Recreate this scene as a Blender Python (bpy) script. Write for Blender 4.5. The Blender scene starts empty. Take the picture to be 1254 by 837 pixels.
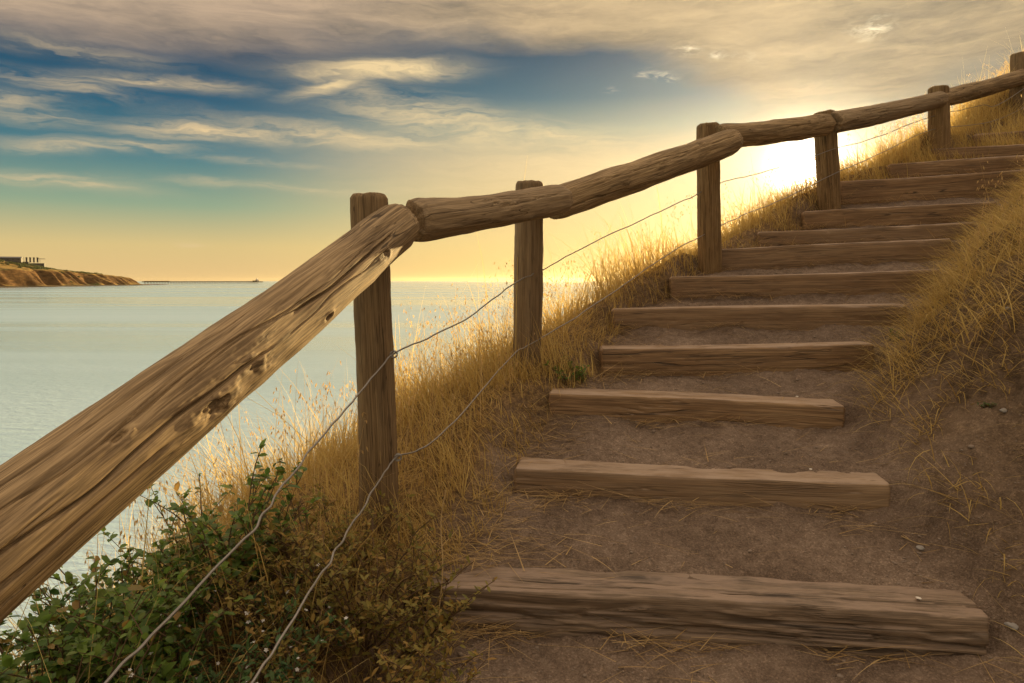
import bpy, math, random
import numpy as np
from mathutils import Vector, Matrix

random.seed(7); RNG = np.random.default_rng(11)
scene = bpy.context.scene
COL = scene.collection
R = math.radians
PI = math.pi

# ------------------------------------------------------------------ camera
FPX = 870.0                      # focal length in photo pixels (1254 wide)
PITCH = math.atan((418.5-344.0)/FPX)
cam_d = bpy.data.cameras.new('camera'); cam = bpy.data.objects.new('camera', cam_d); COL.objects.link(cam)
cam_d.sensor_width = 36.0; cam_d.lens = FPX/1254.0*36.0
cam_d.clip_start = 0.05; cam_d.clip_end = 40000
cam.location = (0, 0, 0); cam.rotation_euler = (PI/2-PITCH, 0, 0)
scene.camera = cam
SEA = -8.0

def at(px, py, d):
    """survey helper: point at distance d ahead, seen from the tripod in direction (px, py)"""
    u = (px-627.0)/FPX; v = (418.5-py)/FPX
    y = math.cos(PITCH)+v*math.sin(PITCH); z = -math.sin(PITCH)+v*math.cos(PITCH)
    return Vector((u*d/y, d, z*d/y))

SUN_AZ = math.atan((984-627)/FPX)         # right of straight ahead
SUN_EL = R(8.4)
SUNV = Vector((math.sin(SUN_AZ)*math.cos(SUN_EL), math.cos(SUN_AZ)*math.cos(SUN_EL), math.sin(SUN_EL)))

# ------------------------------------------------------------------ tagging
def tag(o, label=None, cat=None, group=None, kind=None):
    if label: o['label'] = label
    if cat: o['category'] = cat
    if group: o['group'] = group
    if kind: o['kind'] = kind
    return o
def empty(name, loc=(0,0,0)):
    o = bpy.data.objects.new(name, None); COL.objects.link(o); o.location = loc
    o.empty_display_size = 0.1
    return o

def mesh_obj(name, verts, faces, mat, parent=None, smooth=True, cols=None, matrix=None):
    """verts (n,3) array, faces (m,k) array or list of arrays with equal k each"""
    me = bpy.data.meshes.new(name)
    verts = np.asarray(verts, dtype=np.float32).reshape(-1, 3)
    if not isinstance(faces, list): faces = [faces]
    faces = [np.atleast_2d(np.asarray(f, dtype=np.int32)) for f in faces if len(f)]
    nl = sum(f.size for f in faces); nf = sum(len(f) for f in faces)
    me.vertices.add(len(verts)); me.vertices.foreach_set('co', verts.ravel())
    me.loops.add(nl); me.loops.foreach_set('vertex_index', np.concatenate([f.ravel() for f in faces]))
    me.polygons.add(nf)
    tot = np.concatenate([np.full(len(f), f.shape[1], dtype=np.int32) for f in faces])
    st = np.concatenate([[0], np.cumsum(tot)[:-1]]).astype(np.int32)
    me.polygons.foreach_set('loop_start', st)
    me.polygons.foreach_set('loop_total', tot)
    me.update(calc_edges=True); me.validate()
    me.polygons.foreach_set('use_smooth', np.full(len(me.polygons), smooth, dtype=bool))
    if cols is not None:
        a = me.color_attributes.new('tint', 'FLOAT_COLOR', 'POINT')
        c = np.ones((len(verts), 4), dtype=np.float32); c[:, :cols.shape[1]] = cols
        a.data.foreach_set('color', c.ravel())
    me.materials.append(mat)
    o = bpy.data.objects.new(name, me); COL.objects.link(o)
    if parent is not None: o.parent = parent
    if matrix is not None: o.matrix_local = matrix
    return o

# ------------------------------------------------------------------ numpy noise
def _hash(ix, iy, iz, seed):
    h = (ix.astype(np.int64)*374761393 + iy.astype(np.int64)*668265263 + iz.astype(np.int64)*2147483647 + seed*1274126177) & 0xffffffff
    h = ((h ^ (h >> 13))*1274126177) & 0xffffffff
    h = ((h ^ (h >> 16))*2246822519) & 0xffffffff
    return ((h ^ (h >> 15)) & 0xffffff)/float(0xffffff)
def vnoise(x, y, z=None, seed=0):
    x = np.asarray(x, float); y = np.asarray(y, float)
    z = np.zeros_like(x) if z is None else np.asarray(z, float)+np.zeros_like(x)
    x0, y0, z0 = np.floor(x), np.floor(y), np.floor(z)
    fx, fy, fz = x-x0, y-y0, z-z0
    fx, fy, fz = [f*f*(3-2*f) for f in (fx, fy, fz)]
    out = 0
    for dx in (0, 1):
        for dy in (0, 1):
            for dz in (0, 1):
                w = (fx if dx else 1-fx)*(fy if dy else 1-fy)*(fz if dz else 1-fz)
                out = out + w*_hash(x0+dx, y0+dy, z0+dz, seed)
    return out*2-1
def fbm(x, y, z=None, seed=0, oct=4):
    s = 0; a = 1.0; f = 1.0
    for i in range(oct):
        s = s + a*vnoise(np.asarray(x)*f, np.asarray(y)*f, None if z is None else np.asarray(z)*f, seed+i*17)
        a *= 0.5; f *= 2.03
    return s
def sstep(a, b, x):
    t = np.clip((np.asarray(x, float)-a)/(b-a), 0, 1); return t*t*(3-2*t)

# ------------------------------------------------------------------ node helper
class X:
    def __init__(s, nt, sock): s.nt, s.k = nt, sock
    def _m(s, op, *a, clamp=False):
        n = s.nt.nodes.new('ShaderNodeMath'); n.operation = op; n.use_clamp = clamp
        for i, v in enumerate((s,)+a):
            if isinstance(v, X): s.nt.links.new(v.k, n.inputs[i])
            else: n.inputs[i].default_value = v
        return X(s.nt, n.outputs[0])
    def __add__(s, o): return s._m('ADD', o)
    __radd__ = __add__
    def __sub__(s, o): return s._m('SUBTRACT', o)
    def __rsub__(s, o): return (s*-1.0)+o
    def __mul__(s, o): return s._m('MULTIPLY', o)
    __rmul__ = __mul__
    def __truediv__(s, o): return s._m('DIVIDE', o)
    def pow(s, o): return s._m('POWER', o)
    def abs(s): return s._m('ABSOLUTE')
    def max(s, o): return s._m('MAXIMUM', o)
    def min(s, o): return s._m('MINIMUM', o)
    def clamp(s): return s._m('ADD', 0.0, clamp=True)
    def exp(s): return s._m('EXPONENT')
    def step(s, a, b):
        n = s.nt.nodes.new('ShaderNodeMapRange'); n.interpolation_type = 'SMOOTHSTEP'
        s.nt.links.new(s.k, n.inputs[0])
        lo, hi, t0, t1 = (a, b, 0.0, 1.0) if b > a else (b, a, 1.0, 0.0)
        n.inputs[1].default_value = lo; n.inputs[2].default_value = hi
        n.inputs[3].default_value = t0; n.inputs[4].default_value = t1
        return X(s.nt, n.outputs[0])
def lin(c): # sRGB 0..255 -> linear
    return tuple((v/255/12.92 if v/255 <= .04045 else ((v/255+.055)/1.055)**2.4) for v in c)
def setin(nt, sock, v):
    if isinstance(v, X): nt.links.new(v.k, sock)
    elif isinstance(v, (tuple, list)): sock.default_value = tuple(v)+((1.0,) if len(sock.default_value) == 4 and len(v) == 3 else ())
    else: sock.default_value = v
def mixc(nt, f, a, b, mode='MIX'):
    n = nt.nodes.new('ShaderNodeMix'); n.data_type = 'RGBA'; n.blend_type = mode; n.clamp_factor = True
    setin(nt, n.inputs[0], f); setin(nt, n.inputs[6], a); setin(nt, n.inputs[7], b)
    return X(nt, n.outputs[2])
def ramp(nt, f, stops):
    n = nt.nodes.new('ShaderNodeValToRGB'); e = n.color_ramp.elements
    while len(e) < len(stops): e.new(0.5)
    for i, (p, c) in enumerate(stops):
        e[i].position = p; e[i].color = tuple(c)+(1.0,)
    setin(nt, n.inputs[0], f)
    return X(nt, n.outputs[0])
def noise(nt, vec, scale=1.0, detail=4.0, rough=0.55, dist=0.0):
    n = nt.nodes.new('ShaderNodeTexNoise'); setin(nt, n.inputs['Vector'], vec)
    n.inputs['Scale'].default_value = scale; n.inputs['Detail'].default_value = detail
    n.inputs['Roughness'].default_value = rough; n.inputs['Distortion'].default_value = dist
    return X(nt, n.outputs['Fac'])
def vmap(nt, vec, sc=(1,1,1), loc=(0,0,0)):
    n = nt.nodes.new('ShaderNodeMapping'); setin(nt, n.inputs['Vector'], vec)
    n.inputs['Scale'].default_value = sc; n.inputs['Location'].default_value = loc
    return X(nt, n.outputs[0])
def comb(nt, a, b, c=0.0):
    n = nt.nodes.new('ShaderNodeCombineXYZ')
    for i, v in enumerate((a, b, c)): setin(nt, n.inputs[i], v)
    return X(nt, n.outputs[0])
def vadd(nt, a, b):
    n = nt.nodes.new('ShaderNodeVectorMath'); n.operation = 'ADD'
    setin(nt, n.inputs[0], a); setin(nt, n.inputs[1], b); return X(nt, n.outputs[0])
def new_mat(name):
    m = bpy.data.materials.new(name); m.use_nodes = True; nt = m.node_tree
    for n in list(nt.nodes): nt.nodes.remove(n)
    out = nt.nodes.new('ShaderNodeOutputMaterial')
    return m, nt, out
def bump(nt, h, strength=0.5, dist=0.01):
    n = nt.nodes.new('ShaderNodeBump'); n.inputs['Strength'].default_value = strength
    n.inputs['Distance'].default_value = dist; setin(nt, n.inputs['Height'], h)
    return X(nt, n.outputs[0])
def principled(nt, out, col, rough=0.8, normal=None, metallic=0.0, spec=0.3):
    p = nt.nodes.new('ShaderNodeBsdfPrincipled')
    setin(nt, p.inputs['Base Color'], col); setin(nt, p.inputs['Roughness'], rough)
    p.inputs['Metallic'].default_value = metallic
    p.inputs['Specular IOR Level'].default_value = spec
    if normal is not None: setin(nt, p.inputs['Normal'], normal)
    nt.links.new(p.outputs[0], out.inputs[0]); return p
def texco(nt, which='Object'):
    return X(nt, nt.nodes.new('ShaderNodeTexCoord').outputs[which])
def objco(nt, amount=31.0):
    """object coordinates shifted per object so that no two timbers share a pattern"""
    oi = nt.nodes.new('ShaderNodeObjectInfo'); r = X(nt, oi.outputs['Random'])
    return vadd(nt, texco(nt), comb(nt, r*amount, r*amount*0.7, r*amount*1.3))

# ------------------------------------------------------------------ materials
def wood_mat(name, dark, mid, light, crackw=0.02, grain=1.0, dirt=None, bs=0.6):
    m, nt, out = new_mat(name)
    co = objco(nt)
    wob = noise(nt, vmap(nt, co, (2.0, 5, 5)), 1.0, 2.0)
    cow = vadd(nt, co, comb(nt, 0.0, (wob-0.5)*0.014, (wob-0.5)*0.014))
    fine = noise(nt, vmap(nt, cow, (2.6, 210, 210)), 1.0, 5.0, 0.65)
    streak = noise(nt, vmap(nt, cow, (0.55, 44, 44)), 1.0, 5.0, 0.65)
    blot = noise(nt, vmap(nt, co, (3.0, 7, 7)), 1.0, 3.0)
    mixv = streak*0.38+fine*0.42*grain+blot*0.30-(grain-1.0)*0.21
    c = ramp(nt, mixv, [(0.36, dark), (0.53, mid), (0.72, light)])
    cr = (noise(nt, vmap(nt, cow, (0.8, 15, 15)), 1.0, 2.0, 0.45)-0.5).abs()
    crm = noise(nt, vmap(nt, co, (1.1, 4, 4), (3, 9, 1)), 1.0, 1.0).step(0.46, 0.60)
    crack = cr.step(crackw, crackw*0.25)*crm
    cr2 = (noise(nt, vmap(nt, cow, (1.6, 42, 42), (5, 1, 7)), 1.0, 2.0, 0.5)-0.5).abs()
    check = cr2.step(0.03, 0.006)*noise(nt, vmap(nt, co, (2.2, 9, 9), (8, 2, 2)), 1.0, 1.0).step(0.50, 0.62)
    hair = (noise(nt, vmap(nt, cow, (1.0, 70, 70), (2, 6, 4)), 1.0, 2.0, 0.5)-0.5).abs().step(0.022, 0.004)*noise(nt, vmap(nt, co, (1.6, 6, 6), (1, 7, 3)), 1.0, 2.0).step(0.44, 0.58)
    fib_ = fine.step(0.34, 0.66)*1.0
    c = mixc(nt, 1.0, c, ramp(nt, fib_, [(0.0, (.70,.68,.66)), (1.0, (1.24,1.24,1.22))]), 'MULTIPLY')
    oi2 = nt.nodes.new('ShaderNodeObjectInfo'); rv_ = X(nt, oi2.outputs['Random'])
    c = mixc(nt, rv_*0.45, c, mixc(nt, streak, tuple(v*.9 for v in mid), (0.24,0.205,0.165)))
    c = mixc(nt, hair*0.75*min(1.0, grain), c, (0.05, 0.033, 0.02))
    c = mixc(nt, crack*0.8, c, (0.03, 0.02, 0.013))
    c = mixc(nt, check*0.4, c, (0.05, 0.034, 0.022))
    if dirt is not None:
        geo = nt.nodes.new('ShaderNodeNewGeometry'); sx = nt.nodes.new('ShaderNodeSeparateXYZ')
        nt.links.new(geo.outputs['True Normal'], sx.inputs[0]); up = X(nt, sx.outputs[2])
        dm = up.step(0.35, 0.9)*noise(nt, vmap(nt, co, (5, 14, 14)), 1.0, 5.0, 0.65).step(0.34, 0.60)
        c = mixc(nt, dm*0.75, c, dirt)
    h = fine*0.35*grain+streak*0.5-crack*1.6-check*0.7
    principled(nt, out, c, 0.82 if dirt is None else 0.62, bump(nt, h, bs, 0.004), spec=0.15 if dirt is None else 0.4)
    return m
M = {}
M['rail'] = wood_mat('weathered_rail_wood', (0.12,0.082,0.044), (0.245,0.170,0.090), (0.38,0.275,0.15), 0.007, 1.3, bs=.4)
M['post'] = wood_mat('treated_post_wood', (0.10,0.064,0.030), (0.19,0.124,0.060), (0.29,0.20,0.10), 0.008, 1.2, bs=.4)
M['sleeper'] = wood_mat('old_sleeper_wood', (0.115,0.066,0.032), (0.205,0.123,0.060), (0.31,0.205,0.11), 0.011, 1.0, dirt=(0.34,0.255,0.19), bs=.6)
M['rotten'] = wood_mat('weathered_split_sleeper_wood', (0.07,0.048,0.032), (0.15,0.103,0.067), (0.26,0.185,0.125), 0.035, 1.2, dirt=(0.27,0.195,0.145))

def dirt_mat():
    m, nt, out = new_mat('trodden_earth')
    co = texco(nt)
    a = noise(nt, co, 3.0, 6.0, 0.6); b = noise(nt, co, 26.0, 5.0, 0.65); c2 = noise(nt, co, 140.0, 3.0, 0.6)
    grit = noise(nt, co, 420.0, 2.0, 0.7)
    col = ramp(nt, a*0.38+b*0.28+c2*0.24+grit*0.16, [(0.40, (0.10,0.069,0.048)), (0.525, (0.19,0.137,0.100)), (0.65, (0.31,0.235,0.178))])
    vo = nt.nodes.new('ShaderNodeTexVoronoi'); setin(nt, vo.inputs['Vector'], co); vo.inputs['Scale'].default_value = 75.0
    peb = X(nt, vo.outputs['Distance']).step(0.30, 0.12)*noise(nt, co, 9.0, 2.0).step(0.5, 0.66)
    col = mixc(nt, peb*0.6, col, mixc(nt, c2.step(0.4, 0.6), (0.10,0.085,0.075), (0.36,0.30,0.24)))
    at_ = nt.nodes.new('ShaderNodeAttribute'); at_.attribute_name = 'tint'
    sp = nt.nodes.new('ShaderNodeSeparateColor'); nt.links.new(at_.outputs['Color'], sp.inputs[0])
    th = X(nt, sp.outputs[0])
    st = noise(nt, vmap(nt, co, (60, 22, 40)), 1.0, 4.0)
    thc = ramp(nt, st, [(0.35, (0.09,0.052,0.02)), (0.55, (0.25,0.155,0.055)), (0.7, (0.40,0.27,0.10))])
    col = mixc(nt, th, col, thc)
    # bare lumpy bank: darker crumbled soil
    bk = X(nt, sp.outputs[1])
    col = mixc(nt, bk*0.7, col, ramp(nt, b*0.6+a*0.4, [(0.36, (0.075,0.05,0.03)), (0.6, (0.20,0.135,0.08)), (0.75, (0.29,0.205,0.13))]))
    vg = nt.nodes.new('ShaderNodeTexVoronoi'); setin(nt, vg.inputs['Vector'], vadd(nt, co, comb(nt, (b-0.5)*0.02, (c2-0.5)*0.01, 0.0))); vg.inputs['Scale'].default_value = 210.0
    sg = nt.nodes.new('ShaderNodeSeparateColor'); nt.links.new(vg.outputs['Color'], sg.inputs[0])
    gr = X(nt, sg.outputs[0]); col = mixc(nt, 1.0, col, ramp(nt, gr, [(0.0, (.74,.72,.70)), (.8, (1.0,1.0,1.0)), (1.0, (1.35,1.33,1.30))]), 'MULTIPLY')
    h = gr*0.22+a*1.0+b*0.7+c2*0.32+grit*0.12+peb*0.35
    principled(nt, out, col, 0.95, bump(nt, h, 0.9, 0.022), spec=0.3)
    return m
M['dirt'] = dirt_mat()

def blade_mat(name, c0, c1, trans=0.5, rough=0.6):
    """thin leaf or blade: per-blade tint picks between two colours, light passes through"""
    m, nt, out = new_mat(name)
    at_ = nt.nodes.new('ShaderNodeAttribute'); at_.attribute_name = 'tint'
    sp = nt.nodes.new('ShaderNodeSeparateColor'); nt.links.new(at_.outputs['Color'], sp.inputs[0])
    col = mixc(nt, X(nt, sp.outputs[0]), c0, c1)
    dry = X(nt, sp.outputs[1])
    col = mixc(nt, dry, col, (0.34, 0.205, 0.055))
    p = nt.nodes.new('ShaderNodeBsdfPrincipled'); setin(nt, p.inputs['Base Color'], col)
    p.inputs['Roughness'].default_value = rough; p.inputs['Specular IOR Level'].default_value = 0.3
    t = nt.nodes.new('ShaderNodeBsdfTranslucent'); setin(nt, t.inputs['Color'], col)
    mx = nt.nodes.new('ShaderNodeMixShader'); mx.inputs[0].default_value = trans
    nt.links.new(p.outputs[0], mx.inputs[1]); nt.links.new(t.outputs[0], mx.inputs[2])
    nt.links.new(mx.outputs[0], out.inputs[0]); return m
M['grass'] = blade_mat('dry_grass_blades', (0.43,0.295,0.085), (0.76,0.59,0.235), 0.55)
M['seed'] = blade_mat('dry_seed_heads', (0.48,0.31,0.12), (0.70,0.52,0.26), 0.55)
M['straw'] = blade_mat('straw_litter', (0.30,0.19,0.075), (0.58,0.42,0.20), 0.25)
M['broadleaf'] = blade_mat('broad_green_leaf', (0.06,0.13,0.028), (0.21,0.31,0.055), 0.5, 0.34)
M['herbleaf'] = blade_mat('fine_herb_leaf', (0.04,0.10,0.035), (0.09,0.17,0.05), 0.4, 0.5)
M['bushleaf'] = blade_mat('olive_bush_leaf', (0.16,0.15,0.032), (0.31,0.25,0.06), 0.42, 0.55)
def flat_mat(name, col, rough=0.7, metallic=0.0, var=0.25, sc=30.0, spec=0.3):
    m, nt, out = new_mat(name); co = texco(nt)
    n = noise(nt, co, sc, 4.0)
    c = mixc(nt, n, tuple(v*(1-var) for v in col), tuple(min(1, v*(1+var)) for v in col))
    principled(nt, out, c, rough, bump(nt, n, 0.2, 0.003), metallic, spec); return m
M['stem'] = flat_mat('woody_stem', (0.12,0.075,0.04))
M['petal'] = blade_mat('white_petal', (0.72,0.72,0.70), (0.80,0.80,0.80), 0.3)
M['wire'] = flat_mat('galvanised_wire', (0.24,0.225,0.205), 0.45, 0.6, 0.3, 120.0, 0.5)
M['bolt'] = flat_mat('rusty_bolt', (0.14,0.07,0.035), 0.6, 0.6, 0.4, 200.0)
M['stone'] = flat_mat('grey_stone', (0.25,0.235,0.22), 0.85, 0, 0.35, 60.0)
M['shell'] = flat_mat('pale_chip', (0.62,0.58,0.52), 0.7, 0, 0.15, 60.0)
M['gravel'] = flat_mat('fine_gravel', (0.21,0.165,0.13), 0.9, 0, 0.5, 40.0)
M['shed'] = flat_mat('grey_factory_cladding', (0.065,0.063,0.065), 0.7, 0, 0.12, 0.2)
M['roofing'] = flat_mat('dull_metal_roof', (0.08,0.083,0.09), 0.6, 0, 0.12, 0.2)
M['chimney'] = flat_mat('dark_chimney_steel', (0.075,0.07,0.068), 0.7, 0, 0.2, 0.5)
M['glass'] = flat_mat('dark_window_glass', (0.03,0.035,0.04), 0.2, 0, 0.1, 1.0, 0.5)
M['jetty'] = flat_mat('dark_jetty_timber', (0.045,0.038,0.033), 0.8, 0, 0.2, 0.5)
M['boatwhite'] = flat_mat('pale_tower_paint', (0.45,0.40,0.34), 0.6, 0, 0.1, 0.5)
M['scrub'] = blade_mat('headland_scrub_leaf', (0.045,0.06,0.018), (0.085,0.095,0.028), 0.3, 0.7)

def headland_mat():
    m, nt, out = new_mat('headland_soil'); co = texco(nt)
    geo = nt.nodes.new('ShaderNodeNewGeometry'); sx = nt.nodes.new('ShaderNodeSeparateXYZ')
    nt.links.new(geo.outputs['Normal'], sx.inputs[0]); up = X(nt, sx.outputs[2])
    a = noise(nt, co, 0.05, 6.0, 0.6); b = noise(nt, vmap(nt, co, (1, 1, 4)), 0.12, 5.0, 0.6)
    cliff = ramp(nt, b*0.6+a*0.4, [(0.36, (0.035,0.018,0.008)), (0.52, (0.09,0.048,0.018)), (0.68, (0.19,0.105,0.04))])
    top = ramp(nt, a, [(0.38, (0.06,0.052,0.016)), (0.5, (0.17,0.11,0.034)), (0.66, (0.26,0.175,0.055))])
    c = mixc(nt, (up+(b-0.5)*0.3).step(0.78, 0.93), cliff, top)
    sep = nt.nodes.new('ShaderNodeSeparateXYZ'); nt.links.new(geo.outputs['Position'], sep.inputs[0])
    c = mixc(nt, (X(nt, sep.outputs[2])+a*2).step(SEA+3.2, SEA+1.8), c, (0.06,0.045,0.03))
    principled(nt, out, c, 0.95, bump(nt, b+a, 0.8, 1.5), spec=0.05); return m
M['headland'] = headland_mat()

def sea_mat():
    m, nt, out = new_mat('sea_water'); co = texco(nt)
    w1 = noise(nt, vmap(nt, co, (0.55, 1.5, 1)), 1.0, 4.0, 0.6, 0.3)
    w2 = noise(nt, vmap(nt, co, (2.2, 5.5, 1)), 1.0, 3.0, 0.6)
    big = noise(nt, vmap(nt, co, (0.0022, 0.017, 1)), 1.0, 4.0, 0.55, 0.6)
    slick = big.step(0.40, 0.62)
    n = nt.nodes.new('ShaderNodeBump'); n.inputs['Distance'].default_value = 0.16
    setin(nt, n.inputs['Strength'], slick*0.40+0.18); setin(nt, n.inputs['Height'], w1+w2*0.35)
    base = mixc(nt, big, (0.25,0.41,0.54), (0.38,0.50,0.60))
    p = principled(nt, out, base, slick*0.14+0.12, X(nt, n.outputs[0]), spec=0.35)
    p.inputs['IOR'].default_value = 1.333
    return m
M['sea'] = sea_mat()

# ------------------------------------------------------------------ timber builder
def frame_matrix(p0, p1, up=Vector((0, 0, 1)), roll=0.0):
    """local X runs p0 -> p1 (the grain), local Z as near as possible to up"""
    x = (p1-p0).normalized(); y = up.cross(x).normalized(); z = x.cross(y)
    m = Matrix((x, y, z)).transposed().to_4x4()
    if roll: m = m @ Matrix.Rotation(roll, 4, 'X')
    m.translation = p0; return m
def timber(name, p0, p1, hy, hz, mat, parent=None, n_exp=2.0, nx=120, nt=64, disp=None, taper=(1.0, 1.0),
           seed=0, wob=0.01, rough=0.004, roll=0.0, up=Vector((0,0,1)), capr=0.012, bow=0.0, cutf=0.0, endnoise=0.004):
    p0, p1 = Vector(p0), Vector(p1); Ln = (p1-p0).length
    xs = np.linspace(0, Ln, nx); th = np.linspace(0, 2*PI, nt, endpoint=False)
    Xg, T = np.meshgrid(xs, th, indexing='ij')
    c, s = np.cos(T), np.sin(T)
    rr = 1.0/(np.abs(c)**n_exp+np.abs(s)**n_exp)**(1.0/n_exp)
    tp = taper[0]+(taper[1]-taper[0])*Xg/Ln
    edge = np.minimum(Xg, Ln-Xg)
    tp = tp*(1-0.10*np.exp(-(edge/capr)**2)) if capr > 0 else tp
    d = wob*fbm(Xg*2.2, c*0.9, s*0.9, seed, 3)+rough*fbm(Xg*9, c*6, s*6, seed+5, 3)
    if disp is not None: d = d+disp(Xg, T)
    Y = (hy*rr*tp+d)*c; Z = (hz*rr*tp+d)*s + bow*np.sin(PI*Xg/Ln)
    Y = Y+wob*0.9*fbm(Xg*1.3, Xg*0+seed, None, seed+9, 2)
    # slightly irregular sawn ends
    Xe = Xg.copy()
    Xe[0] += endnoise*fbm(c[0]*3, s[0]*3, None, seed+21, 2)+cutf*c[0]; Xe[-1] += endnoise*fbm(c[0]*3, s[0]*3, None, seed+22, 2)+cutf*c[0]
    V = np.stack([Xe, Y, Z], -1).reshape(-1, 3)
    idx = np.arange(nx*nt).reshape(nx, nt); nxt = np.roll(idx, -1, 1)
    F = np.stack([idx[:-1], nxt[:-1], nxt[1:], idx[1:]], -1).reshape(-1, 4)
    verts = [V]; quads = [F]; tris = []
    base = len(V)
    for end, ring in ((0, idx[0]), (1, idx[-1])):
        prev = ring; cen = V[ring].mean(0)
        for k, f in enumerate((0.93, 0.7, 0.4)):
            rv = cen+(V[ring]-cen)*f
            a = np.arctan2(rv[:, 2]-cen[2], rv[:, 1]-cen[1])
            rv[:, 0] += (-1 if end == 0 else 1)*0.003*(k >= 0)+endnoise*fbm(np.cos(a)*f*4, np.sin(a)*f*4, None, seed+31+end, 2)
            verts.append(rv); ri = base+np.arange(nt); base += nt
            q = np.stack([prev, ri, np.roll(ri, -1), np.roll(prev, -1)], -1)
            quads.append(q if end == 0 else q[:, ::-1]); prev = ri
        verts.append(cen[None]); ci = base; base += 1
        t = np.stack([prev, np.full(nt, ci), np.roll(prev, -1)], -1)
        tris.append(t if end == 0 else t[:, ::-1])
    return mesh_obj(name, np.concatenate(verts), [np.concatenate(quads), np.concatenate(tris)], mat, parent,
                    matrix=frame_matrix(p0, p1, up, roll))
def tube(pts, rad, sides=6):
    pts = np.asarray(pts, float); n = len(pts)
    rad = np.broadcast_to(np.asarray(rad, float), (n,))
    tan = np.gradient(pts, axis=0); tan /= np.linalg.norm(tan, axis=1)[:, None]+1e-9
    ref = np.where(np.abs(tan[:, 2:3]) > 0.9, np.array([[1., 0, 0]]), np.array([[0, 0, 1.]]))
    a = np.cross(tan, ref); a /= np.linalg.norm(a, axis=1)[:, None]+1e-9
    b = np.cross(tan, a)
    th = np.linspace(0, 2*PI, sides, endpoint=False)
    V = pts[:, None]+rad[:, None, None]*(a[:, None]*np.cos(th)[None, :, None]+b[:, None]*np.sin(th)[None, :, None])
    idx = np.arange(n*sides).reshape(n, sides); nx = np.roll(idx, -1, 1)
    return V.reshape(-1, 3), np.stack([idx[:-1], nx[:-1], nx[1:], idx[1:]], -1).reshape(-1, 4)
class MB:
    def __init__(s): s.v, s.f, s.c, s.n = [], [], [], 0
    def add(s, V, F, col=None):
        s.v.append(V); s.f.append(np.asarray(F)+s.n); s.n += len(V)
        if col is not None: s.c.append(np.broadcast_to(np.asarray(col, float), (len(V), len(col))))
    def box(s, x0, x1, y0, y1, z0, z1, rot=0.0, cen=None):
        V = np.array([[x, y, z] for x in (x0, x1) for y in (y0, y1) for z in (z0, z1)], float)
        if rot:
            c = np.array(cen) if cen is not None else V.mean(0); cs, sn = math.cos(rot), math.sin(rot)
            d = V-c; V = np.stack([c[0]+d[:,0]*cs-d[:,1]*sn, c[1]+d[:,0]*sn+d[:,1]*cs, V[:,2]], -1)
        s.add(V, [[0,1,3,2],[4,6,7,5],[0,4,5,1],[2,3,7,6],[0,2,6,4],[1,5,7,3]])
    def build(s, name, mat, parent=None, smooth=True, matrix=None):
        return mesh_obj(name, np.concatenate(s.v), [np.concatenate(s.f)], mat, parent, smooth, np.concatenate(s.c) if s.c else None, matrix)

# ------------------------------------------------------------------ layout of the stair path
# front top edge of each sleeper: left end, right end, exposed face height, depth of the beam
STEPS = [  # (left px,py,d), (right px,py,d), face, depth
    ((520,719,2.12), (1213,757,2.00), .135, .17),
    ((630,573,2.72), (1092,593,2.52), .105, .15),
    ((672,481,3.22), (1035,497,3.05), .105, .15),
    ((737,427,3.65), (1072,421,3.58), .140, .15),
    ((750,379,4.10), (1113,373,3.95), .120, .15),
    ((822,339,4.45), (1152,330,4.25), .140, .14),
    ((872,306,4.78), (1167,292,4.55), .145, .14),
    ((930,284,5.10), (1195,272,4.85), .120, .14),
    ((985,259,5.40), (1222,247,5.15), .140, .14),
    ((1030,222,5.75), (1275,206,5.45), .190, .14),
    ((1090,201,6.08), (1320,186,5.74), .130, .14),
    ((1142,182,6.38), (1375,168,6.02), .130, .14),
    ((1195,164,6.70), (1425,150,6.32), .130, .14),
]
SL = [Vector((-.47,.72,-1.47)), Vector((-.42,1.42,-1.19))]+[at(*s[0]) for s in STEPS]
SR = [Vector((1.05,.62,-1.50)), Vector((1.20,1.32,-1.22))]+[at(*s[1]) for s in STEPS]
FACE = [.13, .13]+[s[2] for s in STEPS]; DEP = [.15, .15]+[s[3] for s in STEPS]
step_dir = Vector((0.40, 0.27, 0.19))
for i in range(9):
    SL.append(SL[-1]+step_dir); SR.append(SR[-1]+step_dir); FACE.append(.13); DEP.append(.14)
NS = len(SL)
SLa, SRa = np.array([tuple(v) for v in SL]), np.array([tuple(v) for v in SR])
GP = np.array([(-.90,.42,-1.72), (-.46,2.5,-.89), (.08,3.6,-.46), (1.33,4.75,.10), (2.48,5.6,.75), (3.91,6.5,1.36), (5.2,7.4,1.98), (8.2,9.5,3.3)])

# ------------------------------------------------------------------ terrain
ctrl = []
def fence_left(i):
    a = GP[max(i-1, 0)]; b = GP[min(i+1, len(GP)-1)]; d = (b-a)[:2]; d = d/np.linalg.norm(d)
    return np.array([-d[1], d[0]])
for i, g in enumerate(GP):
    n = fence_left(i); ctrl.append(tuple(g))
    prof = (((.4, .16), (.9, .10), (1.6, -.45), (3, -2.0)) if i == 0 else ((.4, .02), (.9, -.24), (1.6, -1.0), (3, -2.4)) if i == 1 else
            ((.4, -.05), (.9, -.45), (1.6, -1.25), (3, -2.7)) if i == 2 else ((.4, -.10), (.9, -.68), (1.6, -1.55), (3, -3.1)))
    for off, dz in prof+((6, -5.6), (10, -8.4), (18, -10), (40, -10.5)):
        z = g[2]+dz
        if off >= 10: z = min(z, SEA-1.2 if off > 10 else SEA-.2)
        elif off >= 6: z = min(z, -5.0)
        ctrl.append((g[0]+n[0]*off, g[1]+n[1]*off, z))
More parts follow.
